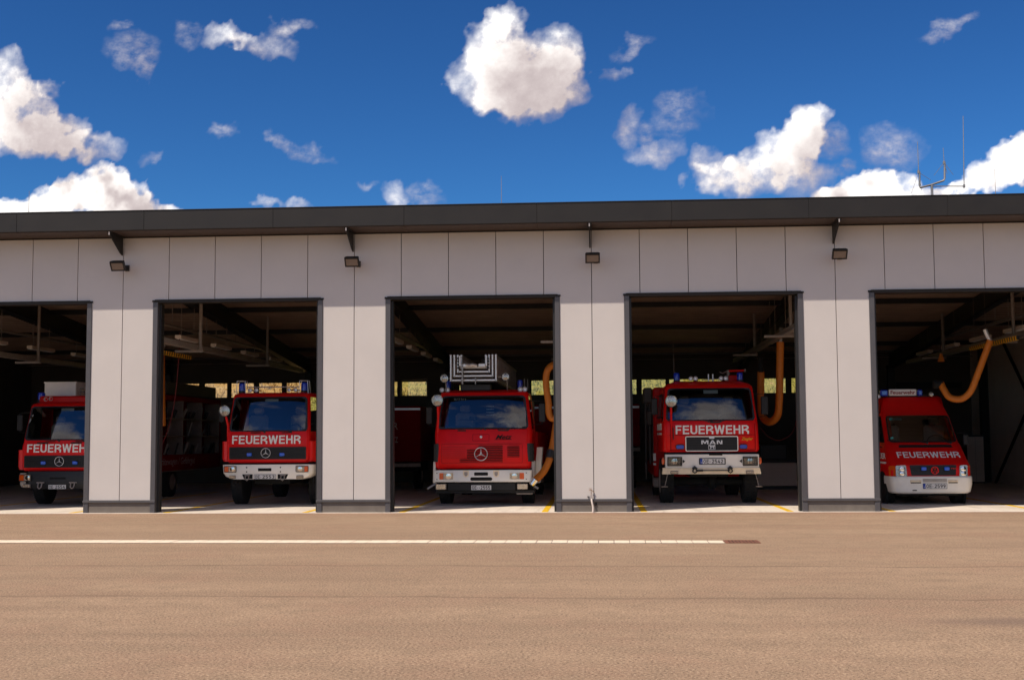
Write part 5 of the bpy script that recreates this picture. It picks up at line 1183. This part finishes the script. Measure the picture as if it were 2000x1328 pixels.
MB().lathe([(.001, -.01), (.035, -.008), (.04, 0)], (-.70, .84, 1.62), 'y', 12).build('sticker', 'teal', T5)
sb = MB().box(-.52, .15, 1.80, 1.94, 2.675, 2.835, .012).build('roof_sign', 'sticker', T5)
text('Feuerwehr', 'lettering', 'reddark', sb, -.485, .115, 2.71, 2.80, 1.797, .016, th=.003)
MB().box(-.78, .48, 1.84, 1.92, 2.645, 2.69, .01).build('light_bar', 'black', T5)
for a, b in ((-.735, -.545), (.175, .30)): o = MB().box(a, b, 1.78, 1.93, 2.665, 2.825, .03).build('beacon', 'bluel', T5); MB().box(a+.04, b-.04, 1.775, 1.79, 2.70, 2.79, .01).build('reflector', 'bluer', o)
horn(T5, -.80, 1.72, 2.655, .05); spot(T5, .478, 1.70, 2.695, .058, None)
mirror(T5, 1.07, .95, 1.58, .13, .26, .9); mirror(T5, -1.07, .95, 1.58, .13, .26, -.9)
text('FEUER', 'lettering', 'lettering', T5, 0, 1.0, 0, .14, 0, .02).matrix_local = Matrix.Translation((-.918, 1.62, 1.13)) @ Matrix.Rotation(-math.pi/2, 4, 'Z')
MB().box(-.932, -.922, .55, 1.7, 1.02, 1.065).build('stripe', 'lettering', T5, smooth=False)
wa = wheel(T5, -.80, .98, .34, .22, 'alu')
for xx, yy in ((.80, .98), (-.80, 4.1), (.80, 4.1)):
    c = copy_tree(wa, (xx, yy, .352), T5)
    if xx > 0: c.rotation_euler = (0, 0, math.pi)
for s_ in (-1, 1): MB().lathe([(.43, -.03), (.43, .03), (.01, .03), (.01, -.03)], (s_*.905, .98, .40), 'x', 28).build('wheel_arch', 'blackm', T5)
MB().box(-.7, .7, .4, 5.2, .26, .42).build('underbody', 'blackm', T5, smooth=False)

# ------------------------------------------------------------------ second row, deep in the hall
def container(x0, x1, y, z0, z1, lab, lines):
    c = empty('trailer', ((x0+x1)/2, y, 0)); tag(c, lab, 'trailer'); h = (x1-x0)/2
    b = MB().box(-h, h, 0, 2.4, z0, z1, .03).build('box', 'reddark', c)
    MB().box(-h+.05, h-.02, -.012, .0, z1-.13, z1-.06).build('top_rail', 'alu', b, smooth=False)
    for t_, a, e, za, zb in lines: text(t_, 'lettering', 'greytext', b, a, e, za, zb, -.006, .01, th=.003)
    MB().box(-h, h, -.05, .02, z0-.16, z0-.04, .01).build('bumper', 'galv_dull', c); MB().box(-h+.1, h-.1, .1, 2.3, z0-.3, z0-.0).build('chassis', 'blackm', c, smooth=False)
    wa = wheel(c, -h+.25, 1.2, .42, .25); o = copy_tree(wa, (h-.25, 1.2, .432), c); o.rotation_euler = (0, 0, math.pi)
    MB().lathe([(.001, -.02), (.03, 0)], (h-.9, -.06, z0-.35), 'y', 10).build('tail_light', 'redglow', c)
xr_ = P(822, 850, 12).x; zt = P(800, 793, 12).z; zb = P(800, 902, 12).z
container(xr_-2.5, xr_, 12, zb, zt, 'dark red trailer at the back, just left of the ladder truck', [('FEUERWEHR', -.95, .50, P(800, 839, 12).z, P(800, 825, 12).z), ('KATASTROPHENSCHUTZ', -1.15, .50, P(800, 864, 12).z, P(800, 853, 12).z)])
xa, xb = P(1034, 830, 12).x, P(1250, 830, 12).x
container(xa, xb, 12, P(1100, 872, 12).z, P(1100, 790, 12).z, 'dark red box trailer at the back, mostly hidden by the pier with the water tap', [('KT', 1.18, 1.44, P(1240, 817, 12).z, P(1240, 808, 12).z)])

# the trucks stand back from the doors, clear of the sun on the threshold
def stand_back(T, Yn):
    Y0 = T.location.y; s_ = (CD+Yn)/(CD+Y0); dz = CH*(1-s_)
    T.scale = (s_, s_, s_); T.location = (CX+(T.location.x-CX)*s_, Yn, dz)
    for o in kids(T):
        if o.name.split('.')[0] in ('wheel',): o.location.z -= dz/s_
stand_back(T3, 2.5); stand_back(T4, 2.6); stand_back(T5, 2.45)
